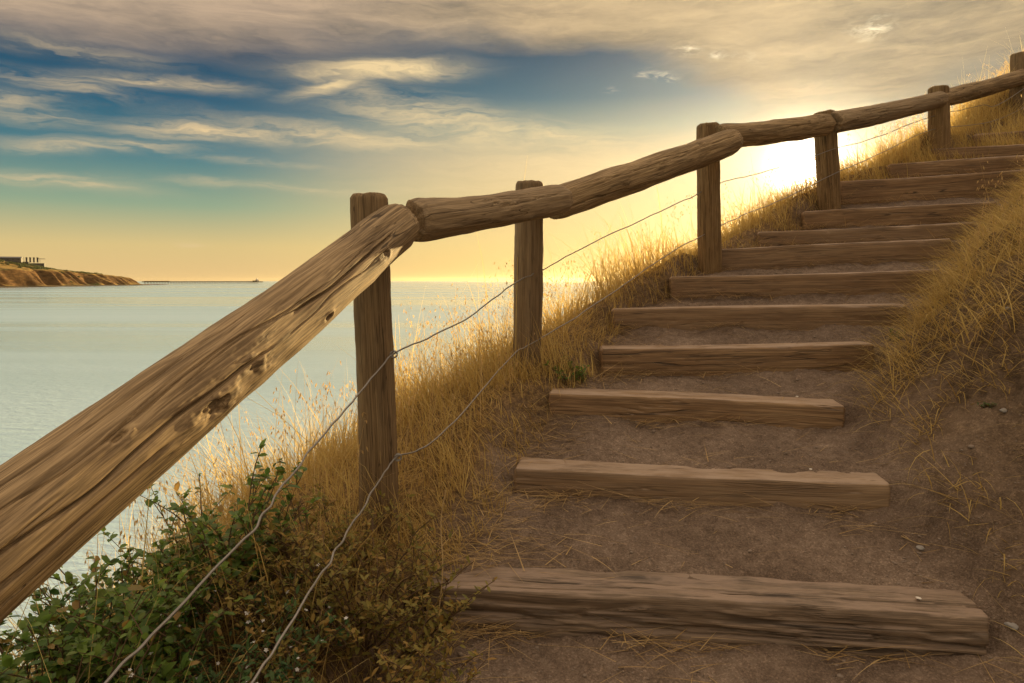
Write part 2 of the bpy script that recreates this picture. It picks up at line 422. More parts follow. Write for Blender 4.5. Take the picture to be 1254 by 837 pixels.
for k in range(NS):
    l, r = SLa[k], SRa[k]; d = (r-l)[:2]; d = d/np.linalg.norm(d)
    ctrl.append((l[0]-d[0]*.14, l[1]-d[1]*.14, l[2]-.02))
    for off, dz in ((.12, .0), (.5, .40), (1.0, .78), (2.5, 1.45), (7, 2.6), (25, 4.5), (60, 6.0)):
        if off >= 2.5 and k % 3: continue
        lowk = 0.35 if k < 2 else (0.62 if k == 2 else 1.0)
        ctrl.append((r[0]+d[0]*off, r[1]+d[1]*off, r[2]+dz*(lowk if off < 2 else 1)))
for p in ((0.4,-1.5,-2.2), (-1.4,-1.5,-2.6), (0.4,-6,-3.6), (2.2,-1.5,-1.4), (6,-5,-1.0), (-6,-4,-5.5), (-14,-6,-9), (30,-10,2), (14,14,4.6), (24,16.5,7), (50,30,10), (60,0,7), (0,14,-8.5), (-3,9,-7.8), (5,17,-8.5), (12,24,-9), (22,40,-10), (0,32,-11), (45,70,-11), (-20,30,-11)):
    ctrl.append(p)
ctrl = np.array(ctrl)
def tps_fit(P, z, lam=1e-3):
    n = len(P); d2 = ((P[:, None]-P[None])**2).sum(-1)
    K = 0.5*d2*np.log(d2+1e-12); K += lam*np.eye(n)
    Q = np.c_[np.ones(n), P]; A = np.block([[K, Q], [Q.T, np.zeros((3, 3))]])
    w = np.linalg.solve(A, np.r_[z, 0, 0, 0]); return w
TW = tps_fit(ctrl[:, :2], ctrl[:, 2], 4e-3)
def tps(x, y):
    out = np.empty_like(x)
    for s in range(0, len(x), 20000):
        xx, yy = x[s:s+20000], y[s:s+20000]
        d2 = (xx[:, None]-ctrl[None, :, 0])**2+(yy[:, None]-ctrl[None, :, 1])**2
        out[s:s+20000] = (0.5*d2*np.log(d2+1e-12))@TW[:len(ctrl)]+TW[-3]+TW[-2]*xx+TW[-1]*yy
    return out
def stair(x, y):
    """height of the trodden treads, lateral position s (0 left end, 1 right end), width, index, dist past sleeper"""
    D = SRa[:, :2]-SLa[:, :2]; Ln = np.linalg.norm(D, axis=1); Nn = np.stack([-D[:, 1], D[:, 0]], -1)/Ln[:, None]
    sd = (x[:, None]-SLa[None, :, 0])*Nn[None, :, 0]+(y[:, None]-SLa[None, :, 1])*Nn[None, :, 1]
    k = np.clip((sd >= 0).sum(1)-1, -1, NS-1); ok = (k >= 0) & (k < NS-1); kk = np.clip(k, 0, NS-2)
    i = np.arange(len(x)); a0 = np.maximum(sd[i, kk], 0); a1 = np.maximum(-sd[i, kk+1], 1e-4); f = a0/(a0+a1)
    Lx = SLa[kk]*(1-f)[:, None]+SLa[kk+1]*f[:, None]; Rx = SRa[kk]*(1-f)[:, None]+SRa[kk+1]*f[:, None]
    W = Rx[:, :2]-Lx[:, :2]; w2 = (W**2).sum(1)
    s = ((x-Lx[:, 0])*W[:, 0]+(y-Lx[:, 1])*W[:, 1])/w2
    sc = np.clip(s, 0, 1)
    zt0 = SLa[kk, 2]*(1-sc)+SRa[kk, 2]*sc; zt1 = SLa[kk+1, 2]*(1-sc)+SRa[kk+1, 2]*sc
    FA = np.array(FACE); DP = np.array(DEP)
    zb0 = zt0-FA[kk]; zb1 = zt1-FA[kk+1]
    dep = DP[kk]
    ramp_ = zb0+(zt0-.014-zb0)*sstep(.25, .85, a0/dep)
    g = np.clip((a0-dep)/np.maximum(a0+a1-dep, 1e-3), 0, 1)
    tread = zt0-.014+(zb1-zt0+.014)*g
    z = np.where(a0 < dep, ramp_, tread)
    return z, s, np.sqrt(w2), ok, kk, a0, a1
def ground(x, y, rough=True):
    x = np.asarray(x, float).ravel(); y = np.asarray(y, float).ravel()
    zt = tps(x, y)
    zs, s, w, ok, kk, a0, a1 = stair(x, y)
    dl = np.maximum(np.maximum(-s, s-1), 0)*w
    right = s > 0.5
    wgt = np.where(ok, 1-sstep(.01, np.where(right, .16, .22), dl), 0)
    z = zt*(1-wgt)+zs*wgt
    if rough:
        near = np.exp(-((x-1)**2+(y-3)**2)/90)
        lump = fbm(x*3.1, y*3.1, None, 3, 4)
        bankm = sstep(.05, .5, (s-1)*w)*ok
        z = z+near*((1-wgt)*.035*lump+wgt*(.012*fbm(x*5, y*5, None, 8, 4)+.008*np.abs(fbm(x*17, y*17, None, 12, 3))+.0035*fbm(x*48, y*48, None, 14, 2)-.012*sstep(.30, .75, fbm(x*6.5, y*5.0, None, 15, 1))))
        z = z+near*bankm*(.06*fbm(x*7, y*7, None, 41, 4)+.03*np.abs(fbm(x*19, y*19, None, 44, 3)))
        z = z+(1-near)*.30*fbm(x*.35, y*.35, None, 5, 4)*sstep(14, 35, np.hypot(x-1, y-3))
    return z
def gz(x, y): return float(ground([x], [y])[0])

def axis(lo, c0, c1, hi, st, grow=1.09):
    core = list(np.arange(c0, c1, st)); a = []; s = st; v = c0
    while v > lo: s *= grow; v -= s; a.append(v)
    b = []; s = st; v = core[-1]
    while v < hi: s *= grow; v += s; b.append(v)
    return np.array(a[::-1]+core+b)
gx = axis(-70, -1.5, 4.4, 90, .0135); gy = axis(-25, 1.4, 6.6, 90, .0135)
GXm, GYm = np.meshgrid(gx, gy, indexing='ij'); fx, fy = GXm.ravel(), GYm.ravel()
gzv = ground(fx, fy)
_, s_, w_, ok_, kk_, a0_, a1_ = stair(fx, fy)
leftd = np.where(ok_, -s_*w_, np.where(fx < fy*0.9-1.2, 1.0, 0.0)); rightd = np.where(ok_, (s_-1)*w_, np.where(fx > fy*0.8, 1.0, 0))
th = sstep(-.02, .28, leftd+.10*fbm(fx*4, fy*4, None, 61, 3))*0.95
th = np.maximum(th, sstep(.35, .95, rightd+.35*fbm(fx*2.5, fy*2.5, None, 62, 3))*0.8)
bk = sstep(.03, .3, rightd)
cols = np.stack([th, bk, np.zeros_like(th)], -1)
idx = np.arange(len(fx)).reshape(GXm.shape)
GF = np.stack([idx[:-1, :-1], idx[1:, :-1], idx[1:, 1:], idx[:-1, 1:]], -1).reshape(-1, 4)
ter = mesh_obj('ground', np.stack([fx, fy, gzv], -1), GF, M['dirt'], cols=cols)
tag(ter, kind='structure')

# sea, one sheet to the horizon
sea = mesh_obj('sea', [(-14000,-3000,SEA), (14000,-3000,SEA), (14000,14000,SEA), (-14000,14000,SEA)], [[0,1,2,3]], M['sea'], smooth=False)
tag(sea, kind='structure')

# ------------------------------------------------------------------ timber steps
ordn = ['lowest', 'second', 'third', 'fourth', 'fifth', 'sixth', 'seventh', 'eighth', 'ninth', 'tenth', 'eleventh', 'twelfth', 'thirteenth']
slabel = [
    'wide grey timber step at the bottom of the path, deeply split along its front',
    'second timber step from the bottom, long straight beam with pale top and squared ends',
    'third timber step from the bottom, earth gap beside its right end, straw at its foot',
    'fourth timber step from the bottom, its left end by the grass near the second post',
    'fifth timber step from the bottom, squared left end standing out of dry grass',
    'sixth timber step from the bottom, top level with the sea horizon',
    'seventh timber step from the bottom, its left end beside the tall third post',
    'eighth timber step from the bottom, low in the sunlit bend of the path',
    'ninth timber step from the bottom, under the bright sun behind the fence',
    'tenth timber step from the bottom, tall riser with thin light line on top',
    'eleventh timber step from the bottom, high on the path below the fifth post',
    'twelfth timber step from the bottom, second from the top at right edge',
    'topmost timber step of the path, beside grass near the last fence post']
def split_disp(X_, T_):
    side = np.exp(-((np.mod(T_-PI, 2*PI)-0)/0.5)**2)+np.exp(-((np.mod(T_-PI, 2*PI)-2*PI)/0.5)**2)   # front face (local -Y)
    rid = np.abs(vnoise(X_*1.1+4, np.sin(T_)*7, None, 77))
    d = -.022*sstep(.16, .0, rid)*side
    d = d-.016*sstep(.1, .7, fbm(X_*2.0, np.sin(T_)*5, None, 79, 3))*side
    top = sstep(.5, .9, np.sin(T_))
    d = d-.012*sstep(.13, 0, np.abs(vnoise(X_*.9, np.cos(T_)*9, None, 80)))*top
    return d
def wear_disp(seed):
    def f(X_, T_):
        # rounded, chipped upper front arris and shallow checks along the grain
        ar = np.exp(-((T_-2.36)/.10)**2)
        d = -.004*ar*(0.6+fbm(X_*4, X_*0, None, seed, 3))
        d = d-.004*sstep(.06, 0, np.abs(vnoise(X_*1.2+seed, np.sin(T_)*6+np.cos(T_)*4, None, seed+3)))
        return d
    return f
for i in range(len(STEPS)):
    k = i+2; l, r = SL[k].copy(), SR[k].copy()
    d = (r-l); fw = Vector((-d.y, d.x, 0)).normalized(); full = max(FACE[k]+.05, .17); dep = DEP[k]+.02
    off = fw*(dep/2)+Vector((0, 0, -full/2))
    rot = (i == 0)
    o = timber('timber_step', l+off, r+off, dep/2, full/2, M['rotten'] if rot else M['sleeper'], None, n_exp=26.0,
               nx=260 if i < 3 else 150, nt=128 if i < 3 else 72, seed=100+i*7, wob=.002 if not rot else .009, rough=.0012 if not rot else .005,
               disp=split_disp if rot else wear_disp(200+i*5), capr=.003, bow=(-.006 if i % 2 else .004))
    tag(o, slabel[i], 'step', 'timber steps up the path')

# ------------------------------------------------------------------ rail fence
fence = tag(empty('rail_fence', (GP[1][0], GP[1][1], GP[1][2])),
            'weathered log rail fence with round posts and two strands of wire climbing beside the steps', 'fence')
FO = Vector(fence.location)
def fl(v): return Vector(v)-FO
posts = [ # top (px,py,d), ground x,y, radius
    (Vector((-.92, .36, -.40)), (-.90, .42), .072),
    (at(451,240,2.50), (at(468,640,2.50).x, 2.50), .066),
    (at(649,224,3.60), (at(645,430,3.60).x, 3.60), .070),
    (at(867,153,4.75), (at(871,310,4.75).x, 4.75), .071),
    (at(1009,138,5.60), (at(1019,220,5.60).x, 5.60), .078),
    (at(1150,107,6.50), (at(1152,165,6.50).x, 6.50), .080),
    (at(1249,66,7.35), (at(1249,140,7.35).x, 7.35), .080),
    (Vector((7.6, 9.2, 4.0)), (7.6, 9.2), .080)]
post_objs = []
for i, (top, gxy, rad) in enumerate(posts):
    z0 = gz(*gxy)-.35
    bot = Vector((gxy[0], gxy[1], z0))+(Vector((gxy[0], gxy[1], 0))-Vector((top.x, top.y, 0)))*0.3
    po = timber('post', fl(bot), fl(top), rad, rad, M['post'], fence, n_exp=2.5 if i != 1 else 3.0, nx=150, nt=72, seed=300+i*11, wob=.005, rough=.0025,
                up=Vector((0, 1, 0)), roll=0.1*i, capr=.006, taper=(1.04, .98), endnoise=.0025)
    post_objs.append(po)
# logs
K1 = [(0.0, 0)]
def knot(X_, T_, x0, t0, rad, up_, hole, rr=.1):
    dx = X_-x0; dt = (np.mod(T_-t0+PI, 2*PI)-PI)*rr
    wx = fbm(X_*22, np.cos(T_)*4, np.sin(T_)*4, int(x0*100), 3)*rad*.55
    r = np.abs(np.sqrt((dx*.55)**2+(dt*1.1)**2)+wx)
    ang = np.arctan2(dt, dx)
    d = up_*.42*np.exp(-((r-rad)/(rad*.5))**2)*(.7+.6*np.sin(ang*1+2.2))-hole*np.exp(-(r/(rad*.55))**2)*(.7+.5*fbm(X_*40, np.cos(T_)*8, np.sin(T_)*8, 9, 2))
    return d+up_*.45*np.exp(-(r/(rad*2.6))**2)
def crack(X_, T_, x0, x1, t0, w, dep, seed, drift=0.0):
    tc = t0+.16*fbm(X_*2.3, X_*0, None, seed, 3)+drift*(X_-x0)
    dt = np.abs(np.mod(T_-tc+PI, 2*PI)-PI)*.1
    m = sstep(x0, x0+.12, X_)*sstep(x1, x1-.12, X_)
    return -dep*m*np.exp(-(dt/w)**2)
r1a, r1b = at(0,656,1.00), at(468,292,2.38)
r1d = (r1b-r1a).normalized(); R1S = r1a-r1d*.75; R1E = r1b+r1d*.155
def xs1(d): return (r1a+(r1b-r1a)*((d-1.0)/1.38)-R1S).length
def r1disp(X_, T_):
    d = knot(X_, T_, xs1(1.37), PI-.02, .026, .013, .030)
    d = d+knot(X_, T_, xs1(1.50), PI-.10, .020, .012, .012)
    d = d+knot(X_, T_, xs1(2.20), PI-.12, .018, .007, .008)
    d = d+knot(X_, T_, xs1(1.18), PI-.75, .012, .005, .010)+knot(X_, T_, xs1(1.82), PI+.25, .012, .006, .012)
    d = d+crack(X_, T_, xs1(1.68), xs1(2.34), PI-.42, .0042, .017, 501, .18)
    d = d+crack(X_, T_, xs1(.80), xs1(1.62), PI-.30, .0034, .014, 502, .25)
    d = d+crack(X_, T_, xs1(.70), xs1(1.28), PI+.02, .004, .015, 503, .12)
    for q, (c0_, c1_, t_) in enumerate(((.5, 1.1, -.62), (.9, 1.5, -1.05), (1.3, 2.0, -.62), (1.6, 2.3, -.2), (.6, 1.3, .6), (1.2, 1.9, .5), (1.9, 2.3, -.75), (.8, 1.7, -1.4))):
        d = d+crack(X_, T_, xs1(c0_), xs1(c1_), PI+t_, .0016, .006, 520+q, .1)
    d = d+crack(X_, T_, xs1(.55), xs1(1.15), PI+.35, .0024, .009, 504)
    d = d+crack(X_, T_, xs1(1.1), xs1(1.9), PI-.85, .0022, .008, 505, .15)
    d = d+.004*fbm(X_*3.2, np.cos(T_)*2.4, np.sin(T_)*2.4, 507, 3)
    return d
def gen_disp(seed, L0, n=3):
    r = random.Random(seed); ks = [(r.uniform(.15, L0-.15), r.uniform(2.2, 4.2), r.uniform(.011, .018)) for _ in range(n)]
    cs = [(r.uniform(0, L0*.5), r.uniform(L0*.6, L0), r.uniform(2.2, 4.3)) for _ in range(4)]
    def f(X_, T_):
        d = .005*fbm(X_*3, np.cos(T_)*2, np.sin(T_)*2, seed, 3)
        for x0, t0, rd in ks: d = d+knot(X_, T_, x0, t0, rd, .006, .008, .08)
        for j, (a, b, t0) in enumerate(cs): d = d+crack(X_, T_, a, b, t0, .0026, .009, seed+j)
        return d
    return f
rails = [
    (R1S, R1E, .0875, (1.0, .93)),
    (at(505,273,2.58), at(687,245,3.46), .074, (1.06, .95)),
    (at(676,250,3.53), at(897,173,4.62), .083, (1.0, .98)),
    (at(880,167,4.68), at(1012,153,5.52), .081, (.95, 1.0)),
    (at(1020,151,5.52), at(1152,122,6.46), .082, (1.05, .92)),
    (at(1146,123,6.46), at(1262,92,7.38), .078, (1.0, 1.0)),
    (at(1256,94,7.38), Vector((7.7, 9.2, 3.75)), .08, (1, 1))]
for i, (a, b, rad, tp) in enumerate(rails):
    Ln = (b-a).length
    o = timber('rail', fl(a), fl(b), rad, rad*(.97 if i else 1.0), M['rail'], fence, nx=620 if i == 0 else 260, nt=300 if i == 0 else 120,
               seed=400+i*13, wob=.0055, rough=.0008, disp=r1disp if i == 0 else gen_disp(600+i*10, Ln), taper=tp, capr=.03, bow=-.008, endnoise=.004)
# bolt through the first post and others
for i, pth in ((1, at(428,277,2.5)), (2, at(651,292,3.52)), (3, at(853,168,4.75))):
    po = post_objs[i]
    mb = MB(); base = np.array(tuple(pth)); ax = np.array([-1., -.15, 0]) if i != 2 else np.array([.2, -1, 0]); ax /= np.linalg.norm(ax)
    pts = [base+ax*t for t in (-.03, 0, .004, .008, .016, .0165)]
    V, F = tube(np.array(pts), [.006, .006, .013, .013, .009, .001], 8); mb.add(V, F)
    b = mb.build('bolt', M['bolt'], None, False); b.parent = po; b.matrix_parent_inverse = (Matrix.Translation(FO) @ po.matrix_local).inverted()
# wires
def catmull(P, n=14):
    P = [np.array(tuple(p), float) for p in P]; P = [2*P[0]-P[1]]+P+[2*P[-1]-P[-2]]; out = []
    for i in range(1, len(P)-2):
        for t in np.linspace(0, 1, n, endpoint=False):
            a, b, c, d = P[i-1:i+3]
            out.append(.5*((2*b)+(-a+c)*t+(2*a-5*b+4*c-d)*t*t+(-a+3*b-3*c+d)*t**3))
    out.append(P[-2]); return np.array(out)
upper = [at(60,930,.98), at(135,832,1.10), at(225,738,1.28), at(310,648,1.52), at(355,585,1.75), at(405,522,2.02), at(445,477,2.24), at(482,434,2.43),
         at(520,416,2.62), at(575,388,2.92), at(625,351,3.32), at(648,338,3.50), at(670,328,3.62), at(720,300,3.92), at(790,268,4.32), at(850,240,4.66),
         at(890,222,4.88), at(935,211,5.12), at(1022,183,5.52), at(1075,168,5.90), at(1140,143,6.42), at(1200,130,6.85), at(1245,115,7.12), Vector((7.6,9.1,3.4))]
lower = [at(250,930,1.12), at(312,833,1.28), at(360,757,1.44), at(402,690,1.68), at(440,630,1.98), at(470,580,2.28), at(487,560,2.42), at(520,548,2.58),
         at(565,507,2.88), at(625,438,3.38), at(650,422,3.51), at(700,392,3.74), at(760,352,4.10), at(820,310,4.50), at(862,288,4.68),
         at(905,266,4.92), at(955,246,5.2), at(1024,212,5.52), at(1075,190,5.92), at(1140,160,6.42), at(1245,136,7.12), Vector((7.6,9.1,3.05))]
for nm, P in (('wire', upper), ('wire', lower)):
    pts = catmull(P, 16)
    j = np.arange(len(pts)); kink = .0035
    pts = pts+kink*np.stack([vnoise(j*.31, j*0+1), vnoise(j*.31, j*0+5), vnoise(j*.31, j*0+9)], -1)
    V, F = tube(pts-np.array(tuple(FO)), .0030, 6)
    w = mesh_obj(nm, V, F, M['wire'], fence)
    for c, d0 in ((P[7] if P is upper else P[6], .011),):
        tt = np.linspace(0, 2*PI*2.2, 40); c = np.array(tuple(c))-np.array(tuple(FO))
        ring = np.stack([c[0]+d0*np.cos(tt)+.002, c[1]+.010*np.sin(tt*.5)-.004, c[2]+d0*np.sin(tt)], -1)
        V, F = tube(ring, .0026, 6); mesh_obj('wire_loop', V, F, M['wire'], w)

# ------------------------------------------------------------------ grass
def blades(P, az, lean, bend, length, width, seg=4, twist=None):
    """curved tapering strips; lean = start angle from vertical, bend = extra angle at the tip"""
    n = len(P); t = np.linspace(0, 1, seg+1)
    ang = lean[:, None]+bend[:, None]*t[None]**1.4
    ds = (length/seg)[:, None]
    hx = np.cumsum(np.c_[np.zeros(n), (np.sin(ang[:, :-1])*ds)], 1); hz = np.cumsum(np.c_[np.zeros(n), (np.cos(ang[:, :-1])*ds)], 1)
    ca, sa = np.cos(az), np.sin(az)
    C = np.stack([P[:, 0:1]+hx*ca[:, None], P[:, 1:2]+hx*sa[:, None], P[:, 2:3]+hz], -1)
    wa = az+PI/2 if twist is None else az+PI/2+twist
    wd = np.stack([np.cos(wa), np.sin(wa), np.zeros(n)], -1)
    wv = width[:, None]*(1-t[None]**1.6*.9)
    off = wd[:, None, :]*wv[..., None]*.5
    V = np.stack([C-off, C+off], 2).reshape(-1, 3)
    b = (np.arange(n)*(seg+1)*2)[:, None]+(np.arange(seg)*2)[None]
    F = np.stack([b, b+1, b+3, b+2], -1).reshape(-1, 4)
    return V, F, C
def rep(c, k): return np.repeat(c, k, 0)
FP = GP[:, :2]
def fence_sd(x, y):
    """signed distance to the fence line: positive on the sea side"""
    best = np.full(len(x), 1e9); sg = np.ones(len(x))
    for i in range(len(FP)-1):
        a, b = FP[i], FP[i+1]; d = b-a; L2 = (d**2).sum()
        t = np.clip(((x-a[0])*d[0]+(y-a[1])*d[1])/L2, 0, 1)
        dx, dy = x-(a[0]+d[0]*t), y-(a[1]+d[1]*t); r = np.hypot(dx, dy)
        s = np.sign(d[0]*(y-a[1])-d[1]*(x-a[0])); m = r < best
        best = np.where(m, r, best); sg = np.where(m, s, sg)
    return best*sg
def fields(x, y):
    _, s, w, ok, kk, a0, a1 = stair(x, y)
    return np.where(ok, -s*w, -9), np.where(ok, (s-1)*w, -9), fence_sd(x, y), kk, a0, a1
def make_grass():
    n = 900000
    x = RNG.uniform(-2.4, 6.5, n); y = RNG.uniform(1.25, 8.5, n)
    ld, rd, fs, kk, a0, a1 = fields(x, y)
    ld = ld+.75*sstep(5.7, 6.5, y)*(ld > -2)+.05
    cl = .5+.5*fbm(x*5, y*5, None, 71, 3); big = .5+.5*fbm(x*1.6, y*1.6, None, 72, 2)
    near = sstep(2.75, 1.9, y)              # lower corner belongs to the bushes
    dens = sstep(-.01, .11, ld+.06*(cl-.5))*sstep(1.9, .7, fs)*(.30+.9*cl)
    dens = dens*(1-.55*near*sstep(-.1, .25, fs+0.2))
    dens = dens*np.where(ld > 0, 1, 0)*.26
    keep = RNG.uniform(0, 1, n) < dens
    x, y, ld, fs, cl, big = [v[keep] for v in (x, y, ld, fs, cl, big)]
    z = ground(x, y)-.006; m = len(x); u = RNG.uniform
    hgt = (.09+.23*sstep(.05, .42, ld))*(.5+.8*big)*np.exp(RNG.normal(-.08, .38, m))*(.6+.7*cl)
    hgt = hgt*np.where(y > 4.8, .72, 1.0)
    # leaning with the wind, towards the lower left, with tangles
    sw = 2.7+2.6*fbm(x*2.6, y*2.6, None, 77, 2); az = np.where(u(0, 1, m) < .78, sw+RNG.normal(0, .5, m), u(0, 2*PI, m))
    lean = np.abs(RNG.normal(.30, .30, m)+.35*fbm(x*3.3, y*3.3, None, 78, 2)); bend = np.abs(RNG.normal(.85, .75, m))
    V, F, _ = blades(np.stack([x, y, z], -1), az, lean, bend, hgt, u(.0020, .0052, m)*np.where(y > 4.5, 1.2, 1.0), 4, u(-1.2, 1.2, m))
    tint = np.clip(.25+.5*cl*u(.3, 1.3, m)+RNG.normal(0, .18, m), 0, 1); dry = np.clip(RNG.normal(.12, .22, m), 0, .8)
    o = mesh_obj('dry_grass', V, F, M['grass'], cols=rep(np.stack([tint, dry, dry*0], -1), 10))
    tag(o, 'golden dry grass growing along the fence line and over the seaward slope', 'grass', kind='stuff')
    # flattened mat of old stalks under the standing grass and over the path edge
    n = 60000; x = u(-1.7, 5, n); y = u(1.5, 7.5, n)
    ld, rd, fs, kk, a0, a1 = fields(x, y); cl = .5+.5*fbm(x*4, y*4, None, 74, 3)
    dens = sstep(-.12, .12, ld+.14*(cl-.5))*sstep(1.3, .5, fs)*(.35+cl*.8)
    keep = (u(0, 1, n) < dens) & (ld > -.3)
    x, y = x[keep], y[keep]; m = len(x); z = ground(x, y)+u(.0, .04, m)
    V, F, _ = blades(np.stack([x, y, z], -1), u(0, 2*PI, m), u(1.0, 1.5, m), u(-.1, .75, m), u(.08, .26, m), u(.0018, .0036, m), 4, u(-.8, .8, m))
    tint = np.clip(RNG.normal(.45, .25, m), 0, 1); dry = np.clip(RNG.normal(.2, .25, m), 0, 1)
    o = mesh_obj('straw_mat', V, F, M['grass'], cols=rep(np.stack([tint, dry, dry*0], -1), 10))
    tag(o, 'flattened tangle of old yellow stalks lying between the fence and steps', 'straw', kind='stuff')
    # right bank: tufts of drooping straw, hanging down the slope
    n = 420000; x = u(1.2, 6.5, n); y = u(1.35, 8.2, n)
    ld, rd, fs, kk, a0, a1 = fields(x, y); cl = .5+.5*fbm(x*3.6, y*3.6, None, 81, 3); c2 = .5+.5*fbm(x*9, y*9, None, 82, 2)
    hi = sstep(2.2, 3.6, y)                # the bare part of the bank is the near, lower part
    thr = .34-.20*hi-.18*sstep(.25, .8, rd)
    dens = sstep(.05, .22, rd)*sstep(thr, thr+.22, cl*.6+c2*.4)*(.62+.38*hi)*sstep(4, 1.5, rd)*.5
    keep = u(0, 1, n) < dens
    x, y, cl = x[keep], y[keep], cl[keep]; m = len(x); z = ground(x, y)-.002
    eps = .08; sx = (ground(x+eps, y, False)-ground(x-eps, y, False)); sy = (ground(x, y+eps, False)-ground(x, y-eps, False))
    down = np.arctan2(-sy, -sx)
    az = down+RNG.normal(0, 1.2, m)
    V, F, _ = blades(np.stack([x, y, z], -1), az, np.abs(RNG.normal(1.15, .33, m)), np.abs(RNG.normal(.75, .6, m)), u(.06, .27, m)*(.6+.7*cl), u(.0022, .0052, m), 4, u(-1.2, 1.2, m))
    tint = np.clip(RNG.normal(.42, .25, m), 0, 1); dry = np.clip(RNG.normal(.18, .22, m), 0, 1)
    o = mesh_obj('bank_grass', V, F, M['grass'], cols=rep(np.stack([tint, dry, dry*0], -1), 10))
    tag(o, 'drooping dry grass hanging over the earth bank right of the steps', 'grass', kind='stuff')
    # loose straw at the foot of the risers and on the treads
    n = 90000; x = u(-.3, 3.8, n); y = u(1.5, 6.2, n)
    _, s, w, ok, kk, a0, a1 = stair(x, y); cl = .5+.5*fbm(x*5, y*5, None, 91, 3)
    foot = np.exp(-(a1/.065)**2)*(.45+1.6*sstep(.6, .0, s)+.8*sstep(.75, 1., s)); edge = np.exp(-(np.maximum(s, 0)*w/.16)**2)
    dens = (foot*.7*sstep(.38, .6, cl)+edge*.35+.02)*(a0 > DEP[3]*.9)*(s > -.08)*(s < 1.08)
    keep = u(0, 1, n) < dens; x, y = x[keep], y[keep]; m = len(x); z = ground(x, y)+u(.002, .022, m)
    V, F, _ = blades(np.stack([x, y, z], -1), np.where(u(0, 1, m) < .6, RNG.normal(0, .5, m)+PI*(u(0, 1, m) < .5), u(0, 2*PI, m)), u(1.2, 1.56, m), u(-.12, .4, m), u(.05, .24, m), u(.002, .0042, m), 4, u(-.6, .6, m))
    tint = np.clip(RNG.normal(.5, .25, m), 0, 1); dry = np.clip(RNG.normal(.1, .2, m), 0, 1)
    o = mesh_obj('straw_litter', V, F, M['straw'], cols=rep(np.stack([tint, dry, dry*0], -1), 10))
    tag(o, 'loose straw scattered on the earth treads at the foot of the risers', 'straw', kind='stuff')
make_grass()

def spikelets(C, D, L, Wd):
    """small pointed husks: two crossed diamonds per seed"""
    n = len(C); D = D/np.linalg.norm(D, axis=1)[:, None]
    r = RNG.normal(size=(n, 3)); a = np.cross(D, r); a /= np.linalg.norm(a, axis=1)[:, None]; b = np.cross(D, a)
    V = []; F = []
    tip = C+D*L[:, None]; mid = C+D*(L*.38)[:, None]
    for q, ax in enumerate((a, b)):
        V.append(np.stack([C, mid+ax*Wd[:, None]*.5, tip, mid-ax*Wd[:, None]*.5], 1))
    V = np.concatenate(V, 0).reshape(-1, 3); F = np.arange(len(V)).reshape(-1, 4)
    return V, F
def make_oats():
    u = RNG.uniform; n = 11000; x = u(-1.6, 5.6, n); y = u(1.9, 8.0, n)
    ld, rd, fs, kk, a0, a1 = fields(x, y)
    cl = .5+.5*fbm(x*3, y*3, None, 95, 2)
    dens = sstep(.1, .3, ld)*sstep(1.1, .4, np.abs(fs-.15))*cl*.75
    dens = np.maximum(dens, sstep(.25, .5, rd)*sstep(2.4, 3.2, y)*.20*(rd < 2))
    keep = (u(0, 1, n) < dens*.7); x, y = x[keep], y[keep]; m = len(x); z = ground(x, y)
    mb = MB(); L = u(.28, .60, m)*np.where(y > 4.6, .75, 1.0)
    az = np.where(u(0, 1, m) < .5, RNG.normal(.6, .8, m), u(0, 2*PI, m))
    V, F, C = blades(np.stack([x, y, z], -1), az, np.abs(RNG.normal(.10, .12, m)), u(.1, .75, m), L, u(.0020, .0030, m), 8, u(-.5, .5, m))
    tint = np.clip(RNG.normal(.5, .2, m), 0, 1)
    mb.add(V, F); cc = [rep(np.stack([tint, tint*0+.1, tint*0], -1), 18)]
    P = []; D = []; T = []
    br = []; 
    for j in range(9):      # hanging husks along the upper third, on short side threads
        f = 5+RNG.uniform(0, 3, m); i0 = np.clip(f.astype(int), 0, 7); fr = (f-i0)[:, None]; ii = np.arange(m)
        p = C[ii, i0]*(1-fr)+C[ii, i0+1]*fr
        a2 = u(0, 2*PI, m); out = u(.008, .034, m)
        q = p+np.stack([np.cos(a2)*out, np.sin(a2)*out, -out*.25+.006], -1)
        br.append((p, q)); P.append(q); D.append(np.stack([np.cos(a2)*.35, np.sin(a2)*.35, -np.ones(m)], -1)); T.append(tint)
    P = np.concatenate(P); D = np.concatenate(D); T = np.concatenate(T)
    V, F = spikelets(P, D, u(.013, .025, len(P)), u(.0040, .0068, len(P))); mb.add(V, F)
    cc.append(rep(np.concatenate([np.stack([T, T*0, T*0], -1)]*2), 4))
    A = np.concatenate([b[0] for b in br]); B = np.concatenate([b[1] for b in br])
    e = np.array([[.0006, .0006, 0]]); V = np.stack([A-e, A+e, B+e, B-e], 1).reshape(-1, 3); mb.add(V, np.arange(len(V)).reshape(-1, 4))
    cc.append(rep(np.stack([T, T*0, T*0], -1), 4))
    o = mesh_obj('wild_oat_stalks', np.concatenate(mb.v), [np.concatenate(mb.f)], M['seed'], cols=np.concatenate(cc))
    tag(o, 'tall thin wild oat stalks with hanging seed heads above the dry grass', 'grass', kind='stuff')
make_oats()

